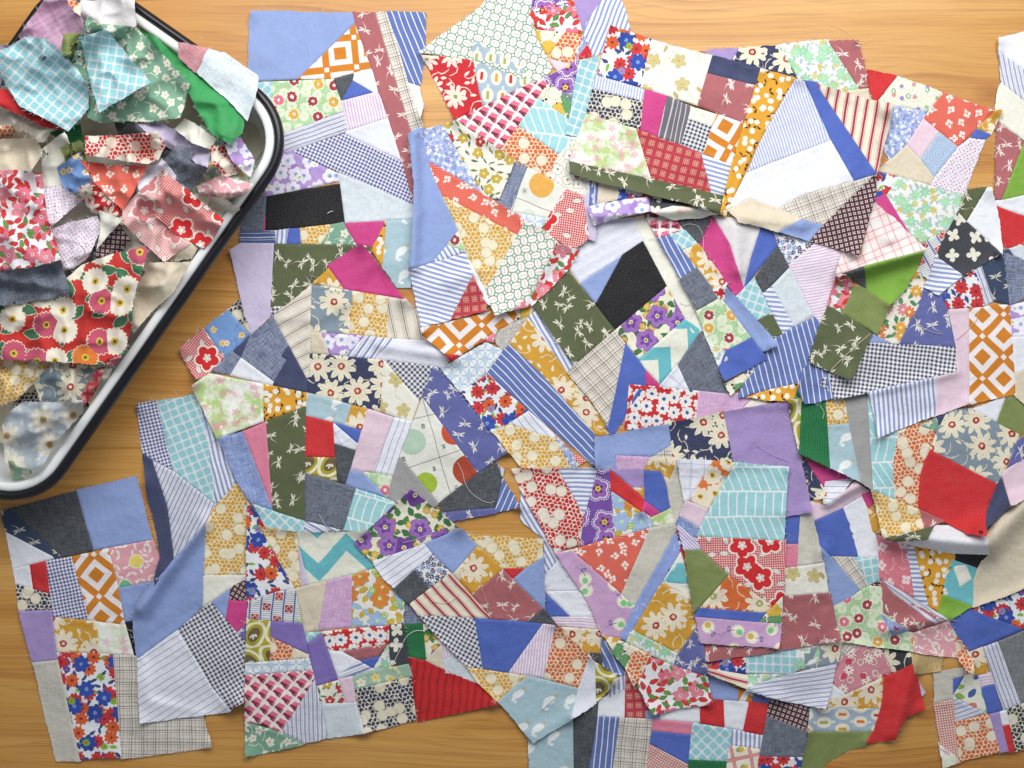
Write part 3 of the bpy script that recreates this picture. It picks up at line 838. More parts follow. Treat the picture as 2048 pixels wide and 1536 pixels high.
B('patchwork block with bubble, basket and stamp prints, bottom centre left', """
rbl: 495,1005 516,1030 590,1177 552,1184 497,1205 495,1100
bum: 516,1050 592,1066 602,1173 588,1177 550,1112
plv: 594,1075 618,1169 602,1175
che@87: 592,1066 705,1065 740,1064 722,1080 752,1132 715,1147 652,1162 617,1169
sta@95: 497,1204 552,1183 590,1177 602,1246 494,1239
bei: 590,1177 654,1161 636,1260 610,1266
mau: 654,1161 705,1150 702,1254 636,1260
ofl: 705,1150 752,1137 778,1170 806,1200 806,1249 702,1254
ret: 494,1237 541,1242 540,1322 492,1327
pur: 541,1242 604,1247 617,1310 542,1274
buo: 542,1274 617,1309 617,1317 540,1322
til@45: 492,1326 617,1316 625,1340 492,1351
lat: 492,1351 626,1341 630,1358 562,1466 520,1447 490,1445
stg@88: 630,1357 655,1475 610,1486 563,1466
vin: 491,1445 562,1465 610,1487 491,1513
pur: 615,1287 645,1269 677,1358 632,1373
qua@45: 611,1266 645,1264 615,1287
rwd: 645,1264 779,1252 777,1288 682,1303 657,1302
dfp@60: 682,1302 777,1287 755,1313 715,1321
blue: 716,1320 757,1313 747,1337
wht: 657,1301 682,1302 720,1322 675,1352
stw@160: 677,1358 675,1350 717,1322 752,1340
min: 777,1287 780,1337 747,1337
str2: 779,1251 805,1247 816,1328 780,1336
vig: 702,1356 752,1338 816,1327 823,1353 712,1379
bun: 710,1379 823,1352 833,1440 729,1467
yel: 635,1373 677,1361 690,1406 641,1407
lpk: 677,1358 705,1352 711,1406 690,1406
pbl: 641,1407 712,1405 729,1467 657,1476
""", [('c', 491, 1512, 40, .003), ('c', 730, 1467, 40, .004)])

B('patchwork block with grey wool and grey stripes, bottom right corner', """
rbl: 1940,1217 2075,1165 2075,1268 2046,1258 1968,1232
blue: 1896,1241 1943,1218 2048,1258 1936,1305
dam: 1936,1304 1966,1294 1977,1346 1951,1352 1940,1330
stg@70: 1966,1295 1996,1284 2042,1408 2008,1421
gwool: 1996,1284 2075,1250 2075,1403 2041,1408
sto: 1868,1345 1940,1335 1930,1352 1906,1357 1906,1398 1868,1408
blue: 1906,1357 1930,1352 1906,1393
sky: 1930,1350 1956,1350 1974,1422 1971,1427 1906,1393
stp@-10: 1956,1350 1983,1345 1987,1368 1961,1376
blue: 1961,1375 1987,1368 2004,1421 1976,1429
stg@-18: 1906,1394 1972,1426 1911,1446
gbr@82: 1868,1408 1907,1399 1920,1524 1880,1500 1872,1440
buo: 1907,1444 1978,1428 2002,1504 1918,1524
wap: 1877,1486 1912,1511 1920,1524 1886,1536
lav: 1978,1428 1999,1424 2018,1503 2001,1506
wht: 1999,1424 2014,1420 2020,1449 2004,1452
red: 2004,1451 2020,1449 2031,1501 2017,1504
bub: 2013,1420 2042,1408 2075,1400 2075,1492 2030,1502
""")

B('patchwork block with red squares, aqua quatrefoil and grey denim along the bottom edge', """
bir@90: 1057,1465 1147,1430 1148,1560 1060,1560
char: 1145,1440 1200,1395 1193,1450 1176,1560 1147,1560
std@96: 1195,1432 1239,1435 1224,1560 1174,1560
pla@95: 1239,1435 1306,1437 1291,1560 1222,1560
wht: 1196,1402 1251,1370 1249,1435 1195,1433
rpl: 1250,1345 1290,1370 1294,1437 1249,1435
stb@85: 1225,1345 1251,1345 1251,1380 1215,1398
std@65: 1203,1280 1227,1295 1252,1352 1230,1356 1204,1334
char: 1175,1308 1206,1308 1206,1345 1188,1330
peri: 1290,1420 1322,1425 1321,1439 1291,1438
wht: 1318,1415 1400,1405 1401,1446 1320,1439
red: 1398,1395 1447,1396 1450,1455 1399,1446
wht: 1447,1396 1498,1403 1486,1462 1449,1455
red: 1498,1403 1538,1404 1525,1471 1485,1462
win@20: 1537,1392 1626,1412 1619,1466 1534,1432
den: 1534,1431 1619,1465 1605,1515 1519,1513
rbl: 1514,1513 1605,1514 1600,1560 1512,1560
stb@92: 1464,1459 1525,1471 1520,1498 1462,1491
pic: 1456,1490 1520,1497 1514,1560 1450,1560
qua@45: 1384,1446 1465,1459 1455,1523 1377,1520
dgr@2: 1377,1519 1455,1522 1450,1560 1374,1560
pnk: 1306,1438 1385,1446 1382,1470 1305,1462
blue: 1305,1461 1382,1469 1376,1529 1299,1488
gbr@30: 1299,1487 1376,1529 1374,1560 1289,1560
peri: 1412,1345 1480,1382 1476,1402 1400,1398
geo@30: 1476,1378 1506,1386 1505,1404 1475,1402
dfb: 1502,1385 1545,1393 1537,1408 1504,1404
""")

B('block with pink ring print, red panel and cream ovals, lower right', """
pla@40: 1681,1280 1722,1288 1676,1320
pkc: 1716,1290 1763,1300 1790,1342 1691,1390 1668,1370 1674,1318
dak: 1763,1295 1823,1300 1828,1330 1783,1347
wht: 1660,1365 1692,1388 1680,1398 1655,1400
dam: 1655,1400 1691,1388 1767,1355 1762,1418 1640,1416
red: 1767,1356 1827,1325 1838,1362 1851,1420 1815,1433 1797,1462 1790,1480 1732,1486 1752,1440 1765,1397
ova@0: 1622,1414 1762,1416 1748,1463 1618,1464
olv: 1619,1464 1748,1461 1728,1490 1695,1497 1650,1525 1620,1560 1598,1560
plv: 1836,1360 1850,1385 1842,1392
tan@90: 1820,1300 1886,1312 1881,1342 1828,1347
""", [('r', 1828, 1330, 1790, 1470, 22, .008), ('c', 1735, 1484, 30, .003), ('c', 1851, 1420, 30, .006)])

B('block of green blossoms, coral scrolls and beige with a rolled white edge, right side', """
blue: 1628,1042 1686,1015 1706,1055 1717,1115 1658,1113 1638,1090
wht: 1686,1015 1723,990 1738,1020 1756,1090 1758,1116 1717,1115
lpk: 1610,1000 1650,1012 1668,1000 1711,965 1740,984 1686,1016 1626,1043
stl@0: 1648,960 1706,957 1672,1002 1648,1014
dan: 1592,900 1615,922 1660,994 1612,1002
mag: 1611,922 1625,922 1712,957 1651,964 1648,978
peri: 1638,1088 1661,1112 1720,1177 1708,1193 1668,1214 1640,1190 1632,1120
pla@55: 1661,1112 1708,1113 1737,1171 1719,1179
qua@80: 1707,1113 1760,1116 1760,1161 1736,1171
win: 1736,1172 1757,1160 1764,1174
jgr: 1650,1220 1716,1185 1738,1171 1764,1172 1778,1222 1795,1255 1827,1267 1826,1303 1676,1283 1640,1276
pkl: 1827,1266 1898,1242 1911,1272 1915,1314 1826,1303
buo: 1898,1244 1916,1277 1947,1320 1946,1352 1914,1313
dfp@60: 1761,1158 1786,1185 1826,1206 1898,1240 1863,1253 1820,1263 1766,1226
chb: 1758,1224 1820,1262 1786,1273 1773,1252
stg@35: 1757,1153 1826,1196 1899,1240 1868,1249 1786,1187
pkb: 1757,1070 1813,1085 1830,1198 1786,1172 1757,1156
stb@0: 1812,1085 1828,1090 1858,1214 1828,1197
che2: 1826,1088 1915,1112 1893,1160 1878,1222 1856,1212
aqu: 1905,1117 1953,1134 1947,1212 1893,1194 1886,1172 1893,1142
crm: 1906,1133 1932,1127 1944,1158 1920,1175
crm: 1884,1177 1892,1175 1901,1193 1888,1190
lim: 1884,1188 1946,1211 1899,1240 1876,1222
black: 1912,1106 1978,1110 1953,1136 1908,1121
bei: 1974,1062 2016,1008 2075,975 2075,1163 2010,1190 1946,1212 1946,1160 1961,1122 1978,1108
wht: 1782,1077 1861,1052 1931,1050 1976,1068 1980,1109 1918,1109 1823,1092
dam: 1732,1010 1763,1038 1763,1066 1746,1064
mag: 1724,988 1742,984 1748,1000 1737,1018
""", [('r', 1795, 1070, 1970, 1088, 26, .017), ('r', 1976, 1085, 2050, 1010, 34, .014), ('c', 1943, 1345, 50, .012), ('r', 1655, 1005, 1725, 965, 14, .008), ('r', 1770, 1260, 1890, 1235, 16, .006), ('c', 1640, 1105, 40, .004)])

B('block of grey ticking, aqua quatrefoil and red stripe peeking out, lower right centre', """
rbl: 1400,1305 1496,1290 1492,1347 1410,1336
qua@92: 1492,1290 1593,1282 1590,1349 1490,1346
min: 1495,1350 1590,1349 1593,1282 1640,1275 1640,1325 1510,1370 1494,1381
dag: 1608,1305 1637,1290 1684,1280 1674,1327 1608,1340
str@16: 1408,1335 1498,1352 1495,1380 1415,1345
stg@-8: 1494,1381 1510,1367 1674,1326 1664,1375 1653,1420 1580,1405
""", [('c', 1653, 1420, 50, .008), ('r', 1415, 1345, 1560, 1400, 16, .006)])

B('block with dark daisy mustard, denim stripes and orange squares in the centre', """
stb@60: 1055,634 1072,622 1149,730 1134,746
dam: 1017,687 1057,635 1135,745 1226,866 1190,871 1080,745
std@46: 1002,702 1019,687 1080,745 1193,869 1193,936 972,747
glt: 983,668 1060,629 1018,690 1004,704
til@45: 882,737 972,685 1007,702 972,750 922,783
rbl: 922,782 976,748 1055,822 995,860 985,866
stl@50: 1018,847 1057,822 1112,872 1104,879
bum: 988,866 1017,848 1113,877 1152,937 1045,938
dib: 1108,868 1148,908 1154,936 1140,936 1113,882
pop: 1146,906 1172,922 1152,934
geo@48: 841,655 985,622 1047,610 1032,640 985,667 940,697 920,711 892,708 845,670
lea: 1043,613 1072,606 1060,631 1025,643
red: 890,707 922,709 902,724
pkf: 960,684 1002,656 987,684
""", [('c', 845, 662, 40, .010), ('c', 1193, 930, 40, .004), ('c', 905, 715, 30, .006)])

B('block of olive dragonflies, black and purple pansies in the middle of the heap', """
crm: 1262,437 1304,430 1412,655 1402,664 1387,673 1332,570
shr@-28: 1135,532 1187,445 1265,437 1286,482 1160,568
peri: 1160,567 1247,508 1192,607
black: 1245,508 1286,481 1334,572 1230,660 1191,607
pan: 1230,660 1334,572 1371,636 1278,718
dfo@50: 1132,537 1230,660 1150,731 1070,612
pla@50: 1149,730 1230,660 1251,688 1218,857 1180,795 1137,746
blue: 1250,687 1291,738 1292,772 1224,868 1214,852 1232,775
che@132: 1278,718 1371,638 1402,660 1356,728 1320,768 1290,738
den@60: 1355,729 1402,660 1424,702 1462,789 1378,780
wpl@40: 1318,774 1355,729 1379,781
mag: 1290,737 1322,775 1292,770
rwd: 1258,768 1398,781 1393,834 1340,849 1265,859 1250,857
mau: 1397,781 1512,792 1487,816 1392,834
gol: 1484,816 1512,792 1535,798 1530,812
ret: 1530,800 1600,795 1590,812 1530,815
""", [('c', 1200, 440, 40, .003)])

B('block with red ticking, royal blue and a bird print corner, lower centre', """
pan: 822,980 870,1015 918,1055 848,1088 745,1123 725,1105 710,1087
stl@-35: 745,1122 848,1087 865,1108 828,1141 788,1177 765,1155
peri: 848,1087 920,1058 957,1090 907,1148 864,1107
nfl: 865,1107 901,1147 860,1177 828,1141
char: 827,1140 860,1176 820,1208 786,1177
str@47: 860,1176 901,1146 985,1238 837,1231 819,1207
dam: 956,1090 1007,1137 947,1189 906,1147
bum: 928,1068 1087,1077 1087,1116 1050,1137 1006,1137 955,1090
dfp@80: 1006,1138 1025,1157 1086,1218 1055,1243 985,1238 945,1189
red: 1006,1136 1051,1136 1026,1158
peri: 1087,1112 1090,1221 1026,1158 1051,1136
char: 1085,1217 1115,1252 1055,1243
gnv@30: 838,1230 949,1237 966,1338 937,1336 867,1266
blue: 949,1237 1086,1247 1017,1346 966,1338
stp@96: 1086,1247 1112,1250 1088,1356 1015,1346
buo: 1112,1251 1150,1285 1181,1316 1156,1377 1087,1356
bum: 934,1334 1055,1352 995,1403 955,1363
bir: 1055,1352 1157,1376 1141,1440 1067,1486 994,1402
rib@80: 1178,1308 1191,1327 1192,1406 1140,1441 1156,1376
ret: 1190,1325 1235,1357 1191,1404
""", [('c', 1220, 1360, 40, .012), ('c', 1150, 1435, 50, .006), ('c', 918, 1055, 40, .006), ('c', 1112, 1250, 30, .004), ('c', 822, 982, 40, .004)])

B('block of cream linen and dusty pink dragonflies under the herringbone block, right of centre', """
blue: 1565,1020 1602,1022 1596,1088 1560,1088
sto: 1600,1022 1621,1018 1633,1060 1647,1126 1594,1133
pnk: 1560,1087 1596,1088 1595,1133 1560,1137
gol: 1555,1138 1647,1126 1658,1186 1555,1194
dfp@65: 1550,1193 1658,1185 1679,1281 1540,1302 1408,1323 1400,1270 1540,1250
""", [('c', 1679, 1281, 40, .004), ('c', 1410, 1320, 40, .003)])

B('lavender, navy daisy and periwinkle block right of centre', """
peri: 1190,875 1337,847 1346,888 1310,913 1232,911 1232,945 1192,945
mau@0: 1232,910 1303,915 1290,950 1232,950
pla@0: 1303,914 1346,887 1350,925 1303,925
dan: 1337,847 1447,824 1470,940 1345,935
lav: 1447,824 1577,802 1621,1023 1560,1032 1560,940 1467,930
""", [('c', 1577, 803, 40, .003), ('c', 1621, 1023, 30, .003)])

B('patchwork block with red bubbles, violet pansies and pink blossoms, centre bottom', """
bur: 1024,938 1115,938 1168,1030 1161,1087 1112,1105 1040,978
stb@0: 1115,938 1196,938 1184,983 1168,1033
pur2: 1196,938 1221,940 1231,1073 1160,1092 1168,1030
lav: 1219,938 1288,940 1288,976 1265,976
red: 1219,939 1286,995 1284,1025 1220,980
dam@0: 1264,974 1289,974 1288,998
blue: 1287,940 1326,942 1341,1017 1322,1026 1289,1001
mag: 1289,1000 1323,1025 1302,1035 1285,1020
ofl: 1221,981 1284,1024 1311,1053 1230,1076
stp@60: 1284,1022 1303,1034 1298,1042
wat: 1298,1037 1342,1015 1348,1046 1310,1054
dam: 1302,915 1356,917 1335,971 1320,942 1287,941
sto: 1354,920 1373,1001 1350,1047 1340,1010 1334,970
cal: 1142,1100 1300,1056 1243,1188
sto: 1300,1056 1350,1045 1354,1060 1267,1216 1242,1188
bro: 1352,1062 1362,1103 1252,1282 1237,1273 1267,1214
thi: 1112,1107 1142,1100 1243,1188 1271,1212 1240,1276 1205,1271 1170,1190
crm: 1362,1100 1376,1168 1382,1200 1325,1166
aqu: 1351,1125 1368,1125 1376,1168 1325,1166
rbl: 1352,1055 1368,1058 1374,1128 1360,1102
dam: 1322,1166 1378,1192 1394,1252 1357,1308 1266,1261
min: 1258,1264 1266,1260 1355,1307 1346,1332 1253,1284
dfb@30: 1394,1252 1408,1300 1414,1353 1346,1331 1357,1307
lea: 1233,1279 1270,1294 1251,1337 1224,1305
buo: 1268,1294 1301,1312 1286,1352 1267,1373 1250,1334
dam: 1206,1270 1239,1278 1226,1302
pkf: 1297,1314 1347,1330 1416,1355 1428,1410 1360,1418 1305,1431 1275,1372 1286,1342
""", [('c', 1300, 1430, 50, .005), ('c', 1425, 1405, 40, .005), ('c', 1024, 940, 30, .003), ('c', 1284, 1022, 22, .005), ('c', 1350, 1050, 40, .002)])

B('patchwork block with a large aqua herringbone panel and red poppy print', """
wpl@92: 1354,918 1427,922 1378,1001 1371,1001
of2: 1425,922 1472,925 1416,1019 1377,1001
lpk: 1372,1001 1416,1018 1400,1057 1360,1033
chb: 1360,1032 1401,1056 1390,1082 1352,1046
pch: 1353,1046 1392,1076 1404,1100 1370,1100
her@90: 1471,925 1577,934 1570,1082 1390,1073
olv: 1370,1099 1403,1099 1458,1150 1385,1229
pop: 1391,1073 1571,1081 1566,1191 1545,1213 1457,1149 1402,1099
dao: 1458,1151 1546,1212 1532,1226 1401,1216
blue: 1401,1215 1532,1226 1517,1246 1388,1234
lea: 1566,1190 1562,1248 1516,1245
thi: 1391,1233 1562,1247 1557,1297 1480,1290 1401,1286
""", [('c', 1576, 936, 40, .003), ('c', 1557, 1295, 40, .004)])

B('block with magenta, white twill and denim stripes, right of centre', """
mag: 1410,432 1427,436 1458,482 1488,576 1472,593 1398,485
twl: 1427,432 1522,442 1524,450 1502,510 1487,576 1460,490
blue: 1522,447 1545,460 1556,490 1487,578
char: 1555,489 1578,534 1527,586 1509,557
nfl: 1545,458 1630,488 1578,529 1555,490
stp@-10: 1577,530 1628,488 1690,500 1643,650 1628,633
pbl: 1544,573 1580,535 1628,632 1587,653
stb@5: 1526,586 1545,572 1588,652 1565,669
qua@20: 1471,593 1509,556 1542,627 1513,642
dfo: 1512,640 1542,625 1566,668 1545,680
std@75: 1540,680 1631,634 1645,650 1602,766 1480,792 1500,730
che2: 1493,795 1540,778 1599,765 1588,803 1535,800
lea: 1450,767 1515,735 1490,766 1461,790
dgr: 1585,800 1600,770 1606,790 1602,806
""", [('r', 1470, 455, 1475, 540, 22, .006), ('c', 1600, 770, 40, .003)])

B('narrow block with green blossoms and a periwinkle flap in the middle', """
lat@45: 1290,432 1342,425 1367,460 1317,477
char: 1345,430 1418,433 1397,488 1367,458
qua@30: 1338,470 1372,459 1397,488 1365,501
std@62: 1315,477 1339,468 1394,535 1360,557
dam: 1364,501 1396,486 1454,567 1429,579
den@50: 1359,558 1395,534 1438,597 1392,622
rwd: 1425,579 1453,566 1450,600 1437,600
jgr: 1393,622 1437,597 1454,607 1502,676 1452,702 1420,690 1400,640
min: 1398,632 1422,685 1452,702 1457,720 1437,732 1412,675
peri: 1452,574 1553,688 1525,703 1447,603
blue: 1450,701 1502,674 1531,716 1450,761 1438,731
""", [('c', 1548, 692, 40, .005), ('c', 1452, 575, 30, .004), ('c', 1450, 758, 40, .004)])

B('block with green corduroy, plain red and grey blue daisies, right side', """
ret: 1577,800 1604,800 1599,905 1588,860
dgr@2: 1602,806 1652,800 1661,936 1598,907
bum: 1650,800 1690,795 1698,847 1655,851
bir: 1655,850 1698,846 1722,964 1660,936
grey: 1687,790 1735,785 1747,980 1721,963 1697,847
her@88: 1733,780 1802,855 1788,927 1790,1000 1746,981
buo: 1793,862 1836,850 1870,860 1859,900 1839,952 1836,1017 1788,998 1785,927
vin: 1836,852 1875,833 1878,858 1868,863
red: 1861,899 1995,968 1973,1025 1971,1070 1936,1066 1835,1016 1840,952 1848,920
dag: 1876,855 1893,822 1941,815 1998,845 2040,868 2003,955 1994,968 1861,900
navy: 2002,955 2022,1011 1970,1060 1973,1020 1994,966
lpk: 2004,948 2030,925 2075,900 2075,985 2021,1012
dfb: 2034,882 2075,855 2075,912 2016,935
wht: 1944,818 2014,788 1993,845
olv: 2014,788 2075,818 2040,870 1992,846
navy: 1874,834 1895,824 1878,858
bum: 1744,982 1788,999 1840,1020 1849,1058 1768,1076 1760,1040
dfp: 1838,1018 1893,1041 1848,1057
dfo: 1766,1076 1850,1056 1866,1053 1853,1079 1790,1082
""", [('c', 1970, 1065, 60, .016), ('c', 1770, 1070, 40, .010), ('c', 2022, 1011, 40, .006), ('r', 1600, 910, 1740, 980, 16, .006)])

B('block with an orange square print panel and navy gingham, right edge', """
gnv: 1700,680 1790,686 1912,693 1915,744 1748,781 1671,795 1640,770 1655,735
std@82: 1605,742 1625,715 1655,740 1669,796 1610,808 1597,782
stb@86: 1737,783 1873,752 1872,831 1756,877
lpk: 1895,618 1939,616 1940,807 1870,832 1872,754 1913,742 1911,693
geo@-45: 1937,617 2019,609 2025,690 2032,786 1938,808
dfb@80: 1830,612 1846,572 1892,580 1897,620 1912,694 1797,689 1813,652
mfl: 1805,570 1835,540 1850,575 1838,613 1798,688 1783,688 1750,672 1780,605
rbl: 1880,585 1918,558 1952,543 1967,575 1970,613 1893,619
stg@70: 1950,542 1964,530 1988,600 1969,613
dfn: 1962,532 2004,503 2013,530 2020,611 1986,600
chn: 2006,505 2075,530 2075,590 2019,611 2012,560
peri: 1750,668 1790,688 1725,686
blo: 2019,611 2075,600 2075,672 2026,674
wht: 2026,674 2075,670 2075,730 2030,748
bei: 2030,747 2075,728 2075,830 2031,790
""", [('c', 1756, 875, 40, .006), ('r', 1680, 800, 1910, 745, 14, .004), ('c', 1938, 806, 30, .004)])

B('block of oval basket print, cream ovals and number chart at the top centre', """
cel@20: 839,104 880,72 960,15 990,-15 1068,-15 1057,35 1077,82 1102,135 1087,157 1066,166 950,122
rcr: 845,111 946,119 954,175 966,212 910,238
ova@96: 942,85 962,84 990,105 1040,130 1066,164 966,214 948,130
lat: 905,244 1020,185 1086,156 1096,167 1037,252 1002,301 925,262
pur2: 1063,-15 1148,-15 1148,5 1068,28
pkf: 1057,35 1068,18 1146,-4 1166,68 1077,61
lea: 1070,58 1131,64 1108,96 1092,107 1077,82
buo: 1130,64 1168,69 1146,131 1104,116 1110,90
lav: 1142,-15 1214,-15 1172,46 1166,66
stb@112: 1212,-15 1236,-15 1250,20 1258,57 1240,80 1185,112 1167,66 1172,44
dib: 1167,68 1176,86 1146,126
rcr: 1175,88 1187,112 1152,122
lpk: 1098,118 1146,130 1116,144
pur2: 1088,156 1117,142 1155,118 1165,140 1165,200 1142,202 1095,167
lea: 1095,167 1165,200 1160,250 1140,242 1077,196
her@98: 1075,197 1155,245 1150,290 1121,311 1036,251
buo: 1037,251 1118,310 1098,356 1026,321 1002,298
chn@110: 1027,321 1056,332 1020,424 984,396
ct2: 1056,332 1132,377 1102,438 1020,423
til@45: 1020,423 1097,437 1082,458 1040,443
pop: 1130,378 1168,392 1179,476 1147,502 1090,466 1092,437
oni: 1117,309 1152,270 1180,300 1190,370 1168,394 1130,378 1097,355
plv: 1165,390 1192,385 1190,480 1178,478
std@90: 1176,350 1199,352 1194,412 1177,414
bei: 1197,355 1250,372 1236,398 1194,407
rbl: 1236,375 1330,395 1290,400 1236,398
""", [('c', 845, 106, 40, .004), ('c', 910, 238, 30, .003)])

B('block with a periwinkle edge, mustard bubbles and a folded basket print, upper centre', """
peri: 817,268 830,260 848,257 857,322 876,372 917,462 867,523 820,540 826,510 831,370
dib: 838,262 887,250 924,320 970,396 930,365 857,323
yel: 885,250 912,240 1006,302 1028,321 996,397 968,394 924,320
cal: 855,321 940,370 1049,442 1037,472 885,391 868,360
bum: 883,389 1036,470 972,584 935,510 912,450
cel@-12: 1050,442 1087,460 1116,485 1074,575 1050,605 1025,618 990,631 980,610 969,578 1033,470
pkf: 1112,485 1157,500 1135,537 1092,583 1060,610 1024,619 1074,575
wht: 930,505 972,582 982,612 964,600
stb@16: 820,540 931,506 946,552 900,642 842,654 830,600
stb@60: 865,524 895,489 928,502 882,522
jgr: 893,489 916,461 930,503
rpl: 945,550 968,590 976,622 899,641
""", [('r', 828, 270, 826, 530, 20, .008), ('r', 1110, 490, 1030, 612, 30, .007), ('c', 990, 628, 40, .007), ('r', 900, 560, 960, 540, 18, .003)])

B('rolled lavender blossom and charcoal star strip in the middle', """
blo: 1176,415 1236,402 1296,394 1303,423 1250,434 1187,451
str2: 1296,394 1340,396 1372,402 1377,413 1345,412 1303,423
blw: 1372,405 1395,398 1420,410 1437,427 1400,420
wap: 1303,423 1345,411 1400,418 1439,428 1400,435 1345,438
""", [('r', 1190, 430, 1430, 415, 16, .012)])

B('pink plaid and lime block with olive dragonfly tail, right of centre', """
ppl@68: 1744,400 1761,415 1786,437 1846,495 1852,500 1770,520 1691,543 1673,551 1684,505 1722,510 1738,438
lim: 1728,531 1795,515 1852,501 1838,530 1812,577 1779,611 1733,582
char: 1688,546 1729,531 1734,580 1696,551
pkf: 1673,550 1694,549 1710,573 1684,627 1655,613 1666,575
olv: 1706,572 1733,576 1782,611 1756,669 1684,626
dfo@40: 1656,611 1686,626 1744,667 1732,687 1702,758 1621,723 1641,652
""", [('r', 1680, 548, 1850, 500, 20, .016), ('c', 1779, 608, 40, .005), ('c', 1700, 757, 40, .006), ('c', 1780, 480, 40, .008)])

B('charcoal star and white block at the right edge', """
dfo: 1918,425 1925,400 1935,380 1976,375 1933,444
wht: 1974,374 1982,376 1996,440 2004,507 1933,443
str2: 1917,424 1933,442 2001,506 1926,551 1872,513 1896,462
stb@8: 1872,511 1926,549 1878,590 1850,573 1863,545
""", [('c', 1980, 378, 40, .004), ('c', 2002, 505, 30, .006), ('c', 1926, 550, 30, .003)])

B('top patchwork block with mustard cherry strip, white panel and red ticking, upper right', """
qua@20: 1159,120 1199,115 1192,150 1172,228 1156,272 1134,268
rbl: 1221,51 1262,66 1302,79 1282,173 1195,152
gol: 1303,80 1425,112 1395,211 1281,174
navy: 1424,111 1522,136 1512,171 1413,146
dfp@100: 1413,146 1512,170 1488,247 1394,210
sth@100: 1191,150 1290,180 1286,203 1184,177
bun: 1184,177 1287,202 1282,259 1171,228
mag: 1288,179 1335,192 1316,274 1280,259
woo@100: 1334,191 1383,215 1363,290 1314,274
crm: 1382,214 1435,230 1421,253 1375,238
gnv@20: 1376,237 1422,252 1407,308 1361,289
geo@30: 1434,229 1488,246 1463,331 1405,307
che2: 1521,137 1591,157 1552,220 1507,303 1458,414 1450,431 1440,427 1462,330 1490,240
wat: 1171,227 1272,258 1303,358 1140,323
rpl@15: 1272,257 1315,274 1362,290 1403,307 1423,386 1302,358
stb@18: 1402,306 1463,330 1446,391 1422,386
dfo@10: 1140,322 1302,357 1446,390 1440,427 1380,406 1290,385 1205,367 1140,347
sth@72: 1590,158 1609,162 1662,281 1530,330 1494,347 1520,285
wht: 1494,346 1662,280 1709,362 1600,392 1556,417 1500,397 1457,416
blue: 1608,161 1632,166 1754,348 1708,363 1661,280
str@100: 1629,166 1748,203 1784,209 1776,250 1769,285 1753,348
pla@70: 1556,416 1600,391 1708,362 1753,347 1706,391 1646,451 1601,438
win@-12: 1706,391 1753,346 1752,390 1739,440 1719,511 1618,483 1646,450
bei: 1456,420 1500,396 1558,415 1607,438 1556,463 1520,452 1480,445
peri: 1555,462 1602,437 1647,450 1618,483
""", [('c', 1142, 345, 60, .007), ('r', 1170, 360, 1440, 420, 14, .006), ('c', 1778, 215, 45, .010), ('r', 1770, 225, 1757, 345, 16, .006), ('c', 1718, 508, 50, .009), ('r', 1480, 430, 1600, 450, 20, .006), ('c', 1225, 55, 40, .004), ('c', 1700, 345, 60, .003), ('r', 1640, 330, 1560, 400, 30, -.002)], 1.2)

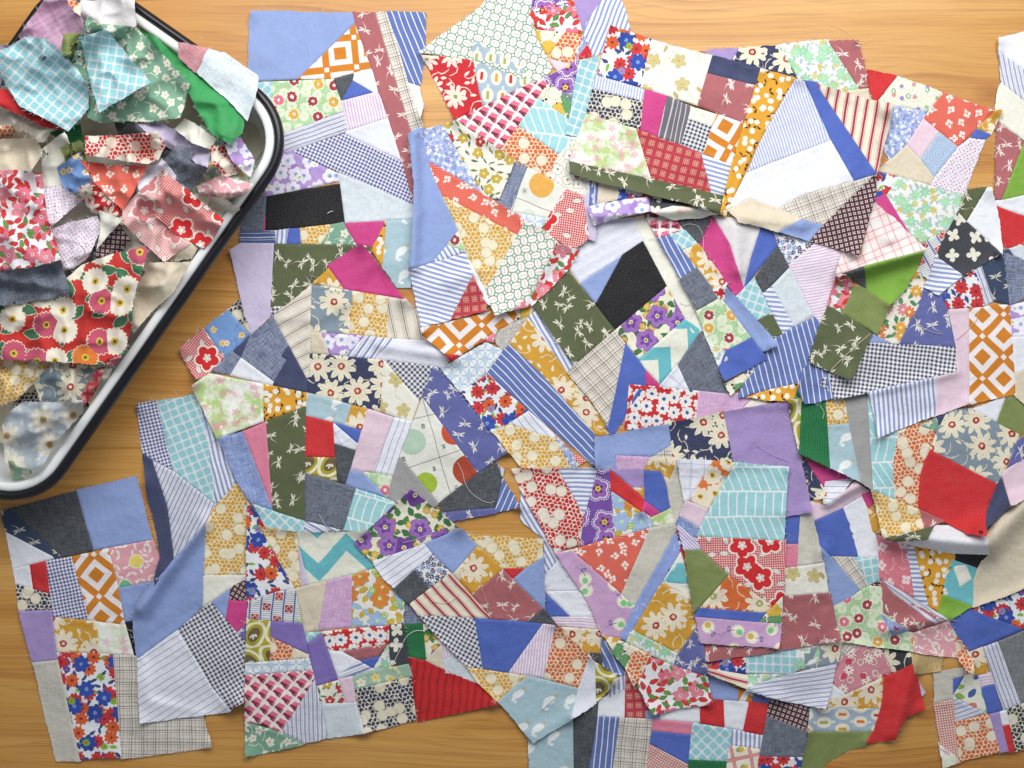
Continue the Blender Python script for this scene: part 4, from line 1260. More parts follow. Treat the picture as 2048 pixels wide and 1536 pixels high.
# ------------------------------------------------------------------ scraps in the tub, bottom of the pile first
# fabric@direction height(mm) : outline : label
SCRAPS = [
 ('bei@50', 9, '-60,200 140,-40 300,-20 520,200 530,290 360,520 180,760 60,900 -60,860', 'beige cloth lining the bottom of the scrap pile'),
 ('sto@40', 22, '-40,560 60,420 200,300 300,330 400,420 330,560 180,720 90,820 -40,780', 'large stone grey remnant deep inside the tub'),
 ('min', 40, '385,300 470,270 512,330 515,365 470,420 380,420 330,380', 'pale floral scrap against the right wall of the tub'),
 ('win', 28, '170,470 250,430 330,470 300,540 200,540', 'dark maroon scrap deep in the middle of the tub'),
 ('bun', 30, '60,830 100,735 210,735 190,790 160,830 70,860', 'dark scrap under the grey daisy cloth'),
 ('vig', 43, '400,250 470,275 505,350 500,375 440,400 400,340', 'faded yellow leaf scrap by the right wall'),
 ('twl', 54, '160,20 165,-40 262,-40 269,50 240,72 205,65 168,44', 'off-white twill scrap at the top of the tub'),
 ('mvl@60', 60, '38,70 75,20 100,-20 138,-20 167,40 170,80 150,110 118,112 80,115 45,85', 'mauve brushed scrap at the upper left of the tub'),
 ('buo', 40, '130,-8 160,8 160,30 148,22', 'tiny orange bubble scrap at the top edge'),
 ('bei', 40, '-72,65 32,60 39,78 30,94 -72,88', 'small beige scrap at the left edge of the photo'),
 ('plv', 41, '-72,86 30,92 60,76 60,110 -72,140', 'lilac scrap behind the aqua lattice cloth'),
 ('olv', 44, '128,68 162,66 160,105 150,135 122,110', 'small olive scrap between the two aqua cloths'),
 ('sto@20', 38, '-72,170 40,190 110,245 100,262 85,282 -72,262', 'grey green muslin scrap under the aqua lattice cloth'),
 ('buo', 38, '-72,248 30,252 68,272 40,282 -72,282', 'pink bubble scrap at the left edge'),
 ('bei', 40, '-72,282 30,276 72,275 86,307 62,345 -72,350', 'rolled beige scrap at the left edge'),
 ('dgr', 37, '100,266 160,248 172,308 140,290', 'dark green scrap under the aqua lattice cloth'),
 ('char@40', 36, '246,242 266,236 352,292 322,316 290,290 250,258', 'dark grey strip beside the lilac scrap'),
 ('plv', 38, '264,238 300,236 360,268 418,305 411,337 380,314 282,272', 'pale lilac strip lying across the tub'),
 ('crm', 38, '350,258 370,238 400,256 432,278 421,300 385,286', 'cream and yellow scrap near the green strip'),
 ('bur', 47, '421,292 445,292 464,305 474,345 447,353 424,325', 'pale red bubble scrap near the right wall'),
 ('pkl', 48, '395,372 440,352 505,368 492,386 445,402 400,392', 'faded pink scrap by the right wall of the tub'),
 ('den@60', 42, '318,330 355,292 386,297 379,322 412,337 382,378 345,362', 'folded grey denim scrap on the right of the pile'),
 ('crm', 33, '82,300 128,268 152,320 138,372 112,402 90,380', 'cream scrap in the gap beside the pink blossom cloth'),
 ('olv', 31, '120,296 162,282 176,330 146,352', 'small olive scrap deep beside the calico'),
 ('char', 33, '225,235 262,240 300,272 240,276', 'charcoal cloth standing in for the shaded gap under the sage green cloth'),  # dark cloth added where the pile only has a gap in deep shade
 ('rib', 38, '262,330 322,318 350,352 330,400 286,402', 'white ribbed scrap under the poppy cloth'),
 ('sto@30', 37, '226,432 296,440 334,500 300,545 222,505', 'stone grey scrap under the folded poppy cloth'),
 ('wap', 40, '398,392 446,398 478,418 440,462 392,452', 'pale pink floral scrap by the lower right wall'),
 ('bei@20', 38, '345,432 400,424 442,450 402,512 340,520', 'beige scrap under the poppy cloth by the rim'),
 ('gwool', 36, '120,520 176,500 214,512 170,540 140,560', 'grey scrap above the large daisy cloth'),
 ('blo', 37, '430,250 470,262 508,320 500,352 462,318', 'lavender blossom scrap by the right corner of the tub'),
 ('win', 34, '196,470 240,446 262,480 230,520 190,520', 'maroon scrap beneath the white triangle'),
 ('crm', 40, '170,770 196,742 222,738 206,788 182,812', 'cream scrap near the rolled red scrap'),
 ('bun', 30, '20,800 70,764 86,806 40,820', 'dark dotted scrap under the faded daisy cloth'),
 ('bly', 40, '114,336 158,304 176,340 186,385 142,394 122,362', 'blue blossom scrap in the middle of the tub'),
 ('rcr', 40, '156,376 184,366 215,390 244,420 240,432 188,428 165,400', 'red scrap with cream flowers under the orange calico'),
 ('pdt', 40, '86,376 120,372 162,400 135,425 100,456 88,420', 'pin dot scrap beside the pink blossom cloth'),
 ('cal', 45, '162,322 225,330 296,330 288,346 262,395 246,423 218,396 190,365', 'orange red calico scrap in the middle of the tub'),
 ('bur', 50, '172,272 240,270 316,262 331,292 318,320 296,328 230,318 171,308', 'red bubble print scrap lying across the pile'),
 ('pdt@55', 39, '102,460 145,445 192,434 201,458 176,516 150,535 128,542 112,500', 'white pin dot scrap above the daisy cloth'),
 ('crm', 44, '200,422 247,438 215,470 194,497 203,460', 'small white triangle scrap in the middle of the tub'),
 ('bei@50', 55, '300,525 380,524 342,586 300,622 268,662 258,640 265,605', 'beige twill scrap by the lower tub wall'),
 ('pof@40', 46, '246,422 285,380 326,340 318,390 312,434 345,465 378,488 350,508 328,522 280,480 247,444', 'reverse side of the folded poppy cloth'),
 ('pop@40', 52, '325,339 390,392 449,440 430,470 408,498 350,468 308,432', 'red poppy print scrap hanging over the tub rim'),
 ('pkf', 50, '-72,345 40,342 83,348 88,400 94,440 110,480 121,520 60,533 -72,546', 'pink blossom print cloth at the left of the tub'),
 ('bum', 50, '-72,714 50,716 103,722 85,745 66,764 30,800 -72,832', 'mustard bubble scrap at the lower left of the tub'),
 ('dag', 53, '68,764 108,726 150,728 194,735 186,760 176,772 166,814 120,812 84,808', 'grey blue daisy scrap at the lower end of the tub'),
 ('dgv', 54, '6,848 25,822 46,806 100,808 162,803 164,824 140,848 120,870 100,900 82,932 60,942 36,934 13,923', 'faded blue daisy cloth folded at the lower end of the tub'),
 ('vig', 44, '18,922 40,934 62,940 58,952 26,966', 'pale green scrap at the bottom corner of the tub'),
 ('bigf', 60, '-72,612 60,598 137,587 132,556 160,530 220,508 288,491 298,500 282,550 265,600 262,650 251,706 226,731 180,729 100,723 -72,717', 'large red cloth with daisies and asters in the tub'),
 ('rpl', 52, '163,792 178,765 195,740 206,742 194,770 181,802 168,806', 'rolled red scrap by the tub wall'),
 ('den@-12', 58, '-72,548 60,536 120,521 130,555 139,588 60,602 -72,614', 'grey denim band across the left of the tub'),
 ('grn', 50, '270,54 297,64 325,88 356,115 426,172 460,205 489,236 486,266 460,289 425,271 405,240 390,212 357,146 312,98', 'long bright green strip in the tub'),
 ('red', 51, '-72,182 12,180 45,214 90,236 137,262 85,252 40,228', 'red scrap edge under the aqua lattice cloth'),
 ('vin@30', 56, '166,66 175,36 198,48 221,52 270,57 302,86 340,125 379,166 370,200 360,233 300,242 250,240 200,242 177,233 171,200 146,121', 'sage green vine print cloth at the top of the pile'),
 ('qua@40', 62, '-72,132 22,95 50,76 86,77 117,104 150,136 174,175 174,216 136,263 85,236 38,213 2,152', 'crumpled aqua lattice cloth at the upper left of the tub'),
 ('qua@10', 66, '159,75 212,63 229,82 262,122 299,164 250,192 200,222 178,150', 'aqua lattice triangle lying on the sage green cloth'),
]
# the muslin scrap with its faded pink end hangs over the rim
MUSLIN = [('ros@40', '357,86 372,87 416,99 404,122 391,143 360,112'), ('mus@40', '414,97 450,106 484,130 514,152 512,178 494,238 470,212 436,181 390,141')]
# ------------------------------------------------------------------ helpers for building
rng = np.random.default_rng(7)
random.seed(7)
def to_world(px, py, z):
    k = S * (CAMH - z) / CAMH
    return (px - CX) * k, -(py - CY) * k
def mesh_obj(name, verts, faces, mat, parent=None, smooth=True, mats=None, midx=None):
    me = bpy.data.meshes.new(name)
    me.from_pydata([tuple(map(float, v)) for v in verts], [], [tuple(map(int, f)) for f in faces])
    for m in (mats or [mat]): me.materials.append(m)
    if smooth: me.polygons.foreach_set('use_smooth', [True] * len(me.polygons))
    if midx is not None: me.polygons.foreach_set('material_index', midx)
    me.update()
    o = bpy.data.objects.new(name, me)
    COL.objects.link(o)
    if parent is not None: o.parent = parent
    return o
def empty(name, loc=(0, 0, 0)):
    o = bpy.data.objects.new(name, None); o.location = loc
    o.empty_display_size = 0.02
    COL.objects.link(o); return o
def tag(o, label, cat, group=None):
    o['label'] = label; o['category'] = cat
    if group: o['group'] = group

def plain(name, col, rough, spec=0.5, coat=0.0):
    m = bpy.data.materials.new(name); m.use_nodes = True
    nt = m.node_tree; nt.nodes.clear(); N.nt = nt
    bs = finish(nt, col, rough, sheen=0.0)
    bs.inputs['Specular IOR Level'].default_value = spec
    bs.inputs['Coat Weight'].default_value = coat
    bs.inputs['Coat Roughness'].default_value = 0.12
    return m, bs, nt

# ------------------------------------------------------------------ the table top
wood = bpy.data.materials.new('oiled_pine'); wood.use_nodes = True
nt = wood.node_tree; nt.nodes.clear(); N.nt = nt
tc = nt.nodes.new('ShaderNodeTexCoord')
x, y, _ = sep(tc.outputs['Object'])
def knot(x, y, kx, ky, sx, sy, a):
    kx, ky = (kx - CX) * S, -(ky - CY) * S
    dx, dy = (x - kx) * (1 / sx), (y - ky) * (1 / sy)
    e = mth('EXPONENT', (dx * dx + dy * dy) * -1.0)
    return dy * e * a
yy = y
for k in ((1985, 1440, .10, .03, .030), (985, 1455, .13, .03, -.026), (1975, 190, .05, .03, .022), (60, 1490, .09, .04, .03), (1330, 20, .3, .05, -.02), (90, 40, .2, .05, .02), (440, 640, .2, .08, -.03)):
    yy = yy + knot(x, y, *k)
wv = noise((x, yy), .20, 3, .5, 1.3)
yy = yy + (wv - .5) * .010
broad = noise((x, yy), .035, 3, .05, 1.0)
ph = noise((x, yy), .05, 2, .12, 1.0) * 16.0
ring = mth('POWER', fra(yy * 88.0 + ph * .2), 3.5)         # slow growth then a dark late-wood line
ring2 = mth('POWER', fra(yy * 230.0 + ph * .55), 4.0)
fine = noise((x, yy), .0016, 3, .02, 1.0)
pore = noise((x, yy), .0009, 2, .012, 1.0)
band = mth('MULTIPLY_ADD', noise((x, yy), .022, 2, .10, 1.0), 3.4, -1.25, clamp=True)
col = ramp(broad, [(.3, '#d9a75e'), (.5, '#ce984c'), (.7, '#bf843d')])
col = over(col, '#8f4f1c', ring * band * .5)
col = over(col, '#955520', ring2 * (band * .7 + .2) * .42)
col = over(col, '#e9bd7a', mth('MULTIPLY_ADD', fine, 3.0, -1.45, clamp=True) * .2)
col = over(col, '#8a4f20', mth('MULTIPLY_ADD', pore, 4.5, -2.6, clamp=True) * .5)
for kx, ky, r in ((1982, 188, .006), (2035, 1440, .01)):
    wx, wy = (kx - CX) * S, -(ky - CY) * S
    d = sq((x - wx) * (x - wx) * .35 + (y - wy) * (y - wy))
    col = over(col, '#8a4a1c', cov(d - r, .012) * .55)
bs = finish(nt, col, .36, sheen=0.0)
bs.inputs['Specular IOR Level'].default_value = .5
rr_ = mth('MULTIPLY_ADD', fine, .25, .27)
put(bs.inputs['Roughness'], rr_)
bn = nt.nodes.new('ShaderNodeBump'); bn.inputs['Strength'].default_value = .25; bn.inputs['Distance'].default_value = .0006
put(bn.inputs['Height'], fine + ring * -.5)
nt.links.new(bn.outputs[0], bs.inputs['Normal'])
bm = bmesh.new()
bmesh.ops.create_cube(bm, size=1.0)
bmesh.ops.scale(bm, vec=(1.7, 1.25, .03), verts=bm.verts)
bmesh.ops.translate(bm, vec=(0, 0, -.015), verts=bm.verts)
bmesh.ops.bevel(bm, geom=bm.edges[:], offset=.004, segments=2, affect='EDGES')
me = bpy.data.meshes.new('table_top'); bm.to_mesh(me); bm.free(); me.materials.append(wood)
tab = bpy.data.objects.new('table_top', me); COL.objects.link(tab); tab['kind'] = 'structure'

# ------------------------------------------------------------------ draping: a height raster the cloth is laid on
R = 2.0; OX = OY = -80.0; NX, NY = 1120, 860
GX, GY = np.meshgrid(OX + np.arange(NX) * R, OY + np.arange(NY) * R)
def box1(a, r, ax):
    pad = [(0, 0), (0, 0)]; pad[ax] = (r + 1, r)
    c = np.cumsum(np.pad(a, pad, mode='edge'), axis=ax)
    n = a.shape[ax]
    hi = np.take(c, np.arange(2 * r + 1, 2 * r + 1 + n), axis=ax); lo = np.take(c, np.arange(0, n), axis=ax)
    return (hi - lo) / (2 * r + 1)
def blur(a, r): return box1(box1(a, r, 0), r, 1)
def vnoise(cell, seed, GX=None, GY=None):
    if GX is None: GX, GY = globals()['GX'], globals()['GY']
    g = np.random.default_rng(seed)
    w, h = int(NX * R / cell) + 4, int(NY * R / cell) + 4
    t = g.random((h, w))
    fx, fy = (GX - OX) / cell, (GY - OY) / cell
    ix, iy = fx.astype(int), fy.astype(int)
    u, v = fx - ix, fy - iy
    u = u * u * (3 - 2 * u); v = v * v * (3 - 2 * v)
    return (t[iy, ix] * (1 - u) + t[iy, ix + 1] * u) * (1 - v) + (t[iy + 1, ix] * (1 - u) + t[iy + 1, ix + 1] * u) * v
def inside(poly, X, Y):
    res = np.zeros(X.shape, bool)
    n = len(poly)
    for i in range(n):
        x0, y0 = poly[i]; x1, y1 = poly[(i + 1) % n]
        if y0 == y1: continue
        c = ((y0 > Y) != (y1 > Y)) & (X < (x1 - x0) * (Y - y0) / (y1 - y0) + x0)
        res ^= c
    return res
def edge_dist(poly, P):
    d = np.full(len(P), 1e9)
    n = len(poly)
    for i in range(n):
        a = np.array(poly[i]); b = np.array(poly[(i + 1) % n]); ab_ = b - a
        L = (ab_ ** 2).sum()
        if L < 1e-9: continue
        t = np.clip(((P - a) @ ab_) / L, 0, 1)
        d = np.minimum(d, np.hypot(*(P - (a + t[:, None] * ab_)).T))
    return d
def sample(A, px, py):
    fx = np.clip((np.asarray(px) - OX) / R, 0, NX - 1.001); fy = np.clip((np.asarray(py) - OY) / R, 0, NY - 1.001)
    ix, iy = fx.astype(int), fy.astype(int); u, v = fx - ix, fy - iy
    return (A[iy, ix] * (1 - u) + A[iy, ix + 1] * u) * (1 - v) + (A[iy + 1, ix] * (1 - u) + A[iy + 1, ix + 1] * u) * v
def lift_field(lifts, GX, GY):
    L = np.zeros_like(GX)
    for f in lifts:
        if f[0] == 'c':
            _, cx, cy, r, h = f
            d = np.hypot(GX - cx, GY - cy)
            L += h * np.clip(1 - d / r, 0, 1) ** 2 * 1.45
        else:
            _, x0, y0, x1, y1, w, h = f
            dx, dy = x1 - x0, y1 - y0; LL = dx * dx + dy * dy
            t = ((GX - x0) * dx + (GY - y0) * dy) / LL
            tc_ = np.clip(t, 0, 1)
            d = np.hypot(GX - x0 - tc_ * dx, GY - y0 - tc_ * dy)
            L += h * np.exp(-(d / w) ** 2 * 1.6)
    return L
def drape(Hf, Mf_, t, rad, loft, seed, lifts, its=3):
    jj, ii = np.nonzero(Mf_)
    w_ = (slice(max(jj.min() - 20, 0), jj.max() + 21), slice(max(ii.min() - 20, 0), ii.max() + 21))
    H, M, X, Y = Hf[w_], Mf_[w_], GX[w_], GY[w_]
    floor_ = H + t
    h = floor_.copy(); mf = M.astype(float)
    wsum = np.maximum(blur(mf, rad), 1e-6)
    for _ in range(its):
        b = blur(np.where(M, h, 0.0), rad) / wsum
        h = np.maximum(b, floor_)
    h = blur(np.where(M, h, 0.0), 2) / np.maximum(blur(mf, 2), 1e-6)
    wav = vnoise(95, seed, X, Y) * .62 + vnoise(38, seed + 1, X, Y) * .38
    h = h + loft * np.clip(wav - .28, 0, 1) ** 1.3
    h = h + lift_field(lifts, X, Y)
    out = Hf + t
    out[w_] = np.maximum(h, floor_)
    return out

def parse(txt):
    pts = [tuple(map(float, q.split(','))) for q in txt.split()]
    return pts
def area2(p):
    return sum(p[i][0] * p[(i + 1) % len(p)][1] - p[(i + 1) % len(p)][0] * p[i][1] for i in range(len(p)))
def outset(poly, o):
    if area2(poly) < 0: poly = poly[::-1]
    n = len(poly); out = []
    for i in range(n):
        a, b, c = poly[i - 1], poly[i], poly[(i + 1) % n]
        e1 = np.array([b[0] - a[0], b[1] - a[1]]); e2 = np.array([c[0] - b[0], c[1] - b[1]])
        e1 /= max(np.hypot(*e1), 1e-6); e2 /= max(np.hypot(*e2), 1e-6)
        n1 = np.array([e1[1], -e1[0]]); n2 = np.array([e2[1], -e2[0]])
        m = n1 + n2; q = 1 + n1 @ n2
        m = m / max(q, .4)
        out.append((b[0] + m[0] * o, b[1] + m[1] * o))
    return out
def densify(poly, step):
    out = []
    n = len(poly)
    for i in range(n):
        x0, y0 = poly[i]; x1, y1 = poly[(i + 1) % n]
        k = max(1, int(round(math.hypot(x1 - x0, y1 - y0) / step)))
        for j in range(k):
            out.append((x0 + (x1 - x0) * j / k, y0 + (y1 - y0) * j / k))
    return out
def soften(poly, r, amt):
    """round the corners a little: cloth has no knife-sharp points"""
    return poly
def uv_dir(px, py, ang, key):
    if key in ('ct1', 'ct2'): return px, py
    a = math.radians(ang)
    return -px * math.sin(a) + py * math.cos(a), px * math.cos(a) + py * math.sin(a)
def split_key(k):
    if '@' in k:
        a, b = k.split('@'); return a, float(b)
    return k, None

def cloth(name, key, ang, poly, hfun, mask_fun, zoff, parent=None, step=5.2, jit=.75, dip=.0007, thick=.0006, clampf=None, seamy=True):
    """one piece of cloth: a triangulated sheet following the height field, with cut edges that have thickness"""
    poly = outset(poly, 1.2)
    bd = densify(poly, 5.0)
    B_ = np.array(bd)
    n = len(bd)
    tang = np.roll(B_, -1, 0) - np.roll(B_, 1, 0)
    tang /= np.maximum(np.hypot(tang[:, 0], tang[:, 1]), 1e-6)[:, None]
    nor = np.stack([tang[:, 1], -tang[:, 0]], 1)
    outp = B_ + nor * 4.0
    outer = ~mask_fun(outp[:, 0], outp[:, 1])
    wob = np.cumsum(rng.normal(0, .38, n)); wob -= np.linspace(wob[0], wob[-1], n)
    B_ = B_ + nor * (np.where(outer, 1, 0) * (rng.uniform(-jit, jit, n) + np.clip(wob, -2.2, 2.2)))[:, None]
    bd = [tuple(q) for q in B_]
    x0, y0 = B_.min(0); x1, y1 = B_.max(0)
    gx, gy = np.meshgrid(np.arange(x0, x1, step), np.arange(y0, y1, step * .87))
    gx = gx + (np.arange(gx.shape[0]) % 2)[:, None] * step / 2
    P = np.stack([gx.ravel(), gy.ravel()], 1) + rng.uniform(-.6, .6, (gx.size, 2))
    Pin = P[inside(bd, P[:, 0], P[:, 1])]
    if len(Pin): Pin = Pin[edge_dist(bd, Pin) > 3.6]
    ring = B_ - nor * 2.4
    okr = inside(bd, ring[:, 0], ring[:, 1])
    if okr.any():
        okr &= edge_dist(bd, ring) > 1.7
    ring = ring[okr]
    allp = bd + [tuple(q) for q in ring] + [tuple(q) for q in Pin]
    res = delaunay_2d_cdt([Vector(q) for q in allp], [], [list(range(n))], 1, 1e-4)
    V = np.array([tuple(v) for v in res[0]]); Fc = [list(f) for f in res[2]]
    if len(V) < 3 or not Fc: return None, None
    # boundary flags by original index
    isb = np.zeros(len(V), bool); iso = np.zeros(len(V), bool)
    for i, ol in enumerate(res[3]):
        for q in ol:
            if q < n:
                isb[i] = True
                if outer[q]: iso[i] = True
    z = hfun(V[:, 0], V[:, 1]) + zoff
    puck = .45 + 1.1 * (.5 + .5 * np.sin(V[:, 0] * .31 + 2.0 * np.sin(V[:, 1] * .17)) * np.sin(V[:, 1] * .27 + V[:, 0] * .05))
    z = z - np.where(isb & ~iso, dip * puck, 0.0)
    seam = B_[~outer]
    if len(seam) and seamy:                                # seam allowances pressed to one side make a low ridge
        dd = np.sqrt(((V[:, None, :] - seam[None, :, :]) ** 2).sum(2)).min(1)
        z = z + np.where(isb, 0.0, .00042 * np.exp(-((dd - 5.0) / 4.2) ** 2))
    if clampf is not None: V, z = clampf(V, z)
    wx, wy = to_world(V[:, 0], V[:, 1], z)
    verts = [(a, b, c) for a, b, c in zip(wx, wy, z)]
    tri_ = []
    for f in Fc:
        a = sum(verts[f[i]][0] * verts[f[(i + 1) % 3]][1] - verts[f[(i + 1) % 3]][0] * verts[f[i]][1] for i in range(len(f)))
        tri_.append(f if a > 0 else f[::-1])
    ec = {}
    for f in tri_:
        for i in range(len(f)):
            a, b = f[i], f[(i + 1) % len(f)]
            ec[(a, b)] = ec.get((a, b), 0) + 1
    be = [e for e in ec if (e[1], e[0]) not in ec]
    base = len(verts); mp = {}
    faces = list(tri_)
    for a, b in be:
        for q in (a, b):
            if q not in mp:
                mp[q] = len(verts); verts.append(verts[q]); verts.append((verts[q][0], verts[q][1], verts[q][2] - thick))
        faces.append((mp[b], mp[a], mp[a] + 1, mp[b] + 1))
    o = mesh_obj(name, verts, faces, material(key), parent)
    me = o.data
    uvl = me.uv_layers.new(name='px')
    off = rng.uniform(0, 900, 2) if key not in ('ct1', 'ct2') else (0, 0)
    U, W_ = uv_dir(V[:, 0], V[:, 1], 90.0 + rng.uniform(-12, 12) if ang is None else ang, key)
    U = U + off[0]; W_ = W_ + off[1]
    UU = np.zeros((len(verts), 2)); UU[:len(V), 0] = U; UU[:len(V), 1] = W_
    for q, m in mp.items():
        UU[m] = UU[q]; UU[m + 1] = UU[q]
    li = np.zeros(len(me.loops), dtype=np.int32); me.loops.foreach_get('vertex_index', li)
    uvl.data.foreach_set('uv', UU[li].ravel().astype(np.float32))
    edges = [(B_[i], nor[i], tang[i]) for i in range(n) if outer[i]]
    return o, edges

yarn_m, _, _ = plain('cut_yarn', '#e6e3e0', .9, .1)
def hair_mesh(name, strands, parent, mat, rad):
    """strands: lists of world points; three-sided tubes"""
    verts, faces = [], []
    for pts in strands:
        b0 = len(verts); k = len(pts)
        for i, p in enumerate(pts):
            a = np.array(pts[max(i - 1, 0)]); c = np.array(pts[min(i + 1, k - 1)])
            t = c - a; t = t / max(np.linalg.norm(t), 1e-9)
            s_ = np.cross(t, (0, 0, 1.0)); s_ = s_ / max(np.linalg.norm(s_), 1e-9)
            u_ = np.cross(s_, t)
            for j in range(3):
                an = j * 2.094
                verts.append(tuple(np.array(p) + rad * (math.cos(an) * s_ + math.sin(an) * u_)))
        for i in range(k - 1):
            for j in range(3):
                a = b0 + i * 3 + j; b = b0 + i * 3 + (j + 1) % 3
                faces.append((a, b, b + 3, a + 3))
    return mesh_obj(name, verts, faces, mat, parent)

# ------------------------------------------------------------------ lay the blocks
H = np.zeros_like(GX)
T = .0005
chart_patches = {}
for bi, (label, text, lifts, loft) in enumerate(BLOCKS):
    items = []
    for line in text.strip().splitlines():
        k, pts = line.split(':')
        key, ang = split_key(k.strip())
        items.append((key, ang, parse(pts)))
    M = np.zeros(GX.shape, bool)
    for key, ang, poly in items:
        p2 = outset(poly, 1.5)
        xs = [q[0] for q in p2]; ys = [q[1] for q in p2]
        i0, i1 = max(int((min(xs) - OX) / R) - 1, 0), min(int((max(xs) - OX) / R) + 3, NX)
        j0, j1 = max(int((min(ys) - OY) / R) - 1, 0), min(int((max(ys) - OY) / R) + 3, NY)
        M[j0:j1, i0:i1] |= inside(p2, GX[j0:j1, i0:i1], GY[j0:j1, i0:i1])
    # the cloth is laid a little beyond its cut edge so that the edge itself rests on what is below
    Md = blur(M.astype(float), 3) > .02
    h = drape(H, Md, T, 4, .0058 * loft, 100 + bi * 7, lifts)
    xs = np.concatenate([np.array(p)[:, 0] for _, _, p in items]); ys = np.concatenate([np.array(p)[:, 1] for _, _, p in items])
    cx, cy = xs.mean(), ys.mean()
    root = empty('patchwork_block')
    root.location = (*to_world(cx, cy, 0), 0.0)
    tag(root, label, 'patchwork', 'patchwork blocks heaped on the table')
    hf = lambda a, b, h=h: sample(h, a, b)
    Mf = M.astype(float)
    mfun = lambda a, b, Mf=Mf: sample(Mf, a, b) > .5
    top = np.where(M, h, H)
    strands = []
    for k, (key, ang, poly) in enumerate(items):
        o, edges = cloth('patch', key, ang, poly, hf, mfun, .00002 + k * .00003, root)
        if o is None: continue
        o['label'] = F[key][1] + ' patch'
        o.location = -root.location
        if key in ('ct1', 'ct2'): chart_patches[key] = (o, h)
        for (b, nrm, tg) in edges:
            if rng.random() < .2:
                for _ in range(rng.integers(1, 3)):
                    L = rng.uniform(2.5, 8.0) if rng.random() < .9 else rng.uniform(8, 18)
                    d = nrm + tg * rng.normal(0, .55)
                    p0 = b - nrm * 1.0; p1 = b + d * L * .5 + rng.normal(0, .8, 2); p2 = b + d * L + tg * rng.normal(0, 2.2) + rng.normal(0, .8, 2)
                    pts = []
                    for q, dz in ((p0, .0003), (p1, .0007), (p2, .0001)):
                        zz = float(max(sample(top, q[0], q[1]), 0)) + dz
                        pts.append((*to_world(q[0], q[1], zz), zz))
                    strands.append(pts)
    if strands:
        fo = hair_mesh('frayed_edge', strands, root, yarn_m, .00013)
        fo['kind'] = 'stuff'; fo.location = -root.location
    H = np.where(M, np.maximum(h, H), H)
    H = np.where(M, H + max(.0009, len(items) * .00003 + .0005), H)

# numbers printed on the two chart patches
ink, _, _ = plain('printing_ink', '#3c3b38', .8, .2)
def number(txt, px, py, rotd, key, size=9.5):
    cu = bpy.data.curves.new('printed_number', 'FONT'); cu.body = txt
    cu.size = size * S; cu.align_x = 'CENTER'; cu.align_y = 'CENTER'
    to = bpy.data.objects.new('printed_number', cu); COL.objects.link(to)
    bpy.context.view_layer.update()
    me = bpy.data.meshes.new_from_object(to.evaluated_get(bpy.context.evaluated_depsgraph_get()))
    COL.objects.unlink(to); bpy.data.objects.remove(to)
    o, h = chart_patches[key]
    nt_ = math.radians(rotd)
    for v in me.vertices:
        a, b = v.co.x / S, v.co.y / S
        qx = px + a * math.cos(nt_) - b * math.sin(nt_); qy = py - (a * math.sin(nt_) + b * math.cos(nt_))
        z = float(sample(h, qx, qy)) + .0022
        wx, wy = to_world(qx, qy, z)
        v.co = (wx, wy, z)
    me.materials.clear(); me.materials.append(ink)
    no = bpy.data.objects.new('printed_number', me); COL.objects.link(no); no.parent = o
    no['label'] = 'printed number ' + txt
for a in (('82', 846, 852, -80, 'ct1'), ('34', 887, 892, -72, 'ct1'), ('44', 868, 937, -75, 'ct1'), ('87', 807, 918, -70, 'ct1'), ('17', 912, 974, -70, 'ct1'), ('31', 1049, 381, -90, 'ct2')):
    number(*a)

# ------------------------------------------------------------------ loose threads
thread_cols = {'white': plain('white_thread', '#efeeee', .7, .3)[0], 'cream': plain('cream_thread', '#e8dcc0', .7, .3)[0], 'lilac': plain('lilac_thread', '#ddd2ee', .7, .3)[0], 'tan': plain('tan_thread', '#f0dcae', .7, .3)[0], 'navy': plain('navy_thread', '#2c3560', .7, .3)[0]}
def thread(col, pts, label, rad=.00022, tub_=False):
    P = np.array(parse(pts)); n = len(P)
    out = []
    for i in range(n - 1):                                 # Catmull-Rom
        p0, p1, p2, p3 = P[max(i - 1, 0)], P[i], P[i + 1], P[min(i + 2, n - 1)]
        for t in np.linspace(0, 1, 9)[:-1 if i < n - 2 else None]:
            out.append(.5 * (2 * p1 + (p2 - p0) * t + (2 * p0 - 5 * p1 + 4 * p2 - p3) * t * t + (3 * p1 - p0 - 3 * p2 + p3) * t ** 3))
    w = []
    A = globals()['HT'] if tub_ else H
    for x_, y_ in out:
        z = float(sample(A, x_, y_)) + .0003
        w.append((*to_world(x_, y_, z), z))
    o = hair_mesh('loose_thread', [w], None, thread_cols[col], rad)
    tag(o, label, 'thread', 'loose threads')
thread('white', '915,925 925,945 930,965 942,985 962,1000 980,1006 988,1002', 'long white thread curling across the grey denim by the number chart', .0003)
thread('lilac', '1514,890 1535,905 1560,916 1578,922', 'lilac thread lying on the lavender patch', .0002)
thread('cream', '1660,742 1690,712 1712,692 1740,668', 'cream thread across the olive dragonfly tail', .00042)
thread('cream', '1912,680 1930,665 1945,650 1955,635 1962,615', 'cream thread on the orange square panel', .0003)
thread('white', '1366,452 1380,448 1398,455 1407,480 1404,510', 'thin white thread looping over the charcoal patch')
thread('white', '848,1262 830,1262 812,1275 800,1300 788,1325 780,1355', 'white thread hanging over the charcoal star patch', .0003)
thread('tan', '1660,50 1690,62 1710,80 1722,88 1740,82 1752,70', 'tan thread on the bare wood at the upper right')
thread('white', '865,1202 890,1206 905,1200 918,1188', 'white thread on the red ticking patch')
thread('cream', '967,1160 962,1172 968,1190 975,1210 974,1225', 'fine cream thread on the dusty pink dragonfly patch')
thread('white', '1083,1420 1092,1412 1100,1404 1110,1396', 'short white thread on the bird print corner', .0004)
thread('white', '638,1028 645,1042 655,1055 668,1064 690,1060 715,1063', 'white thread on the grey denim patch above the chevron print', .00028)
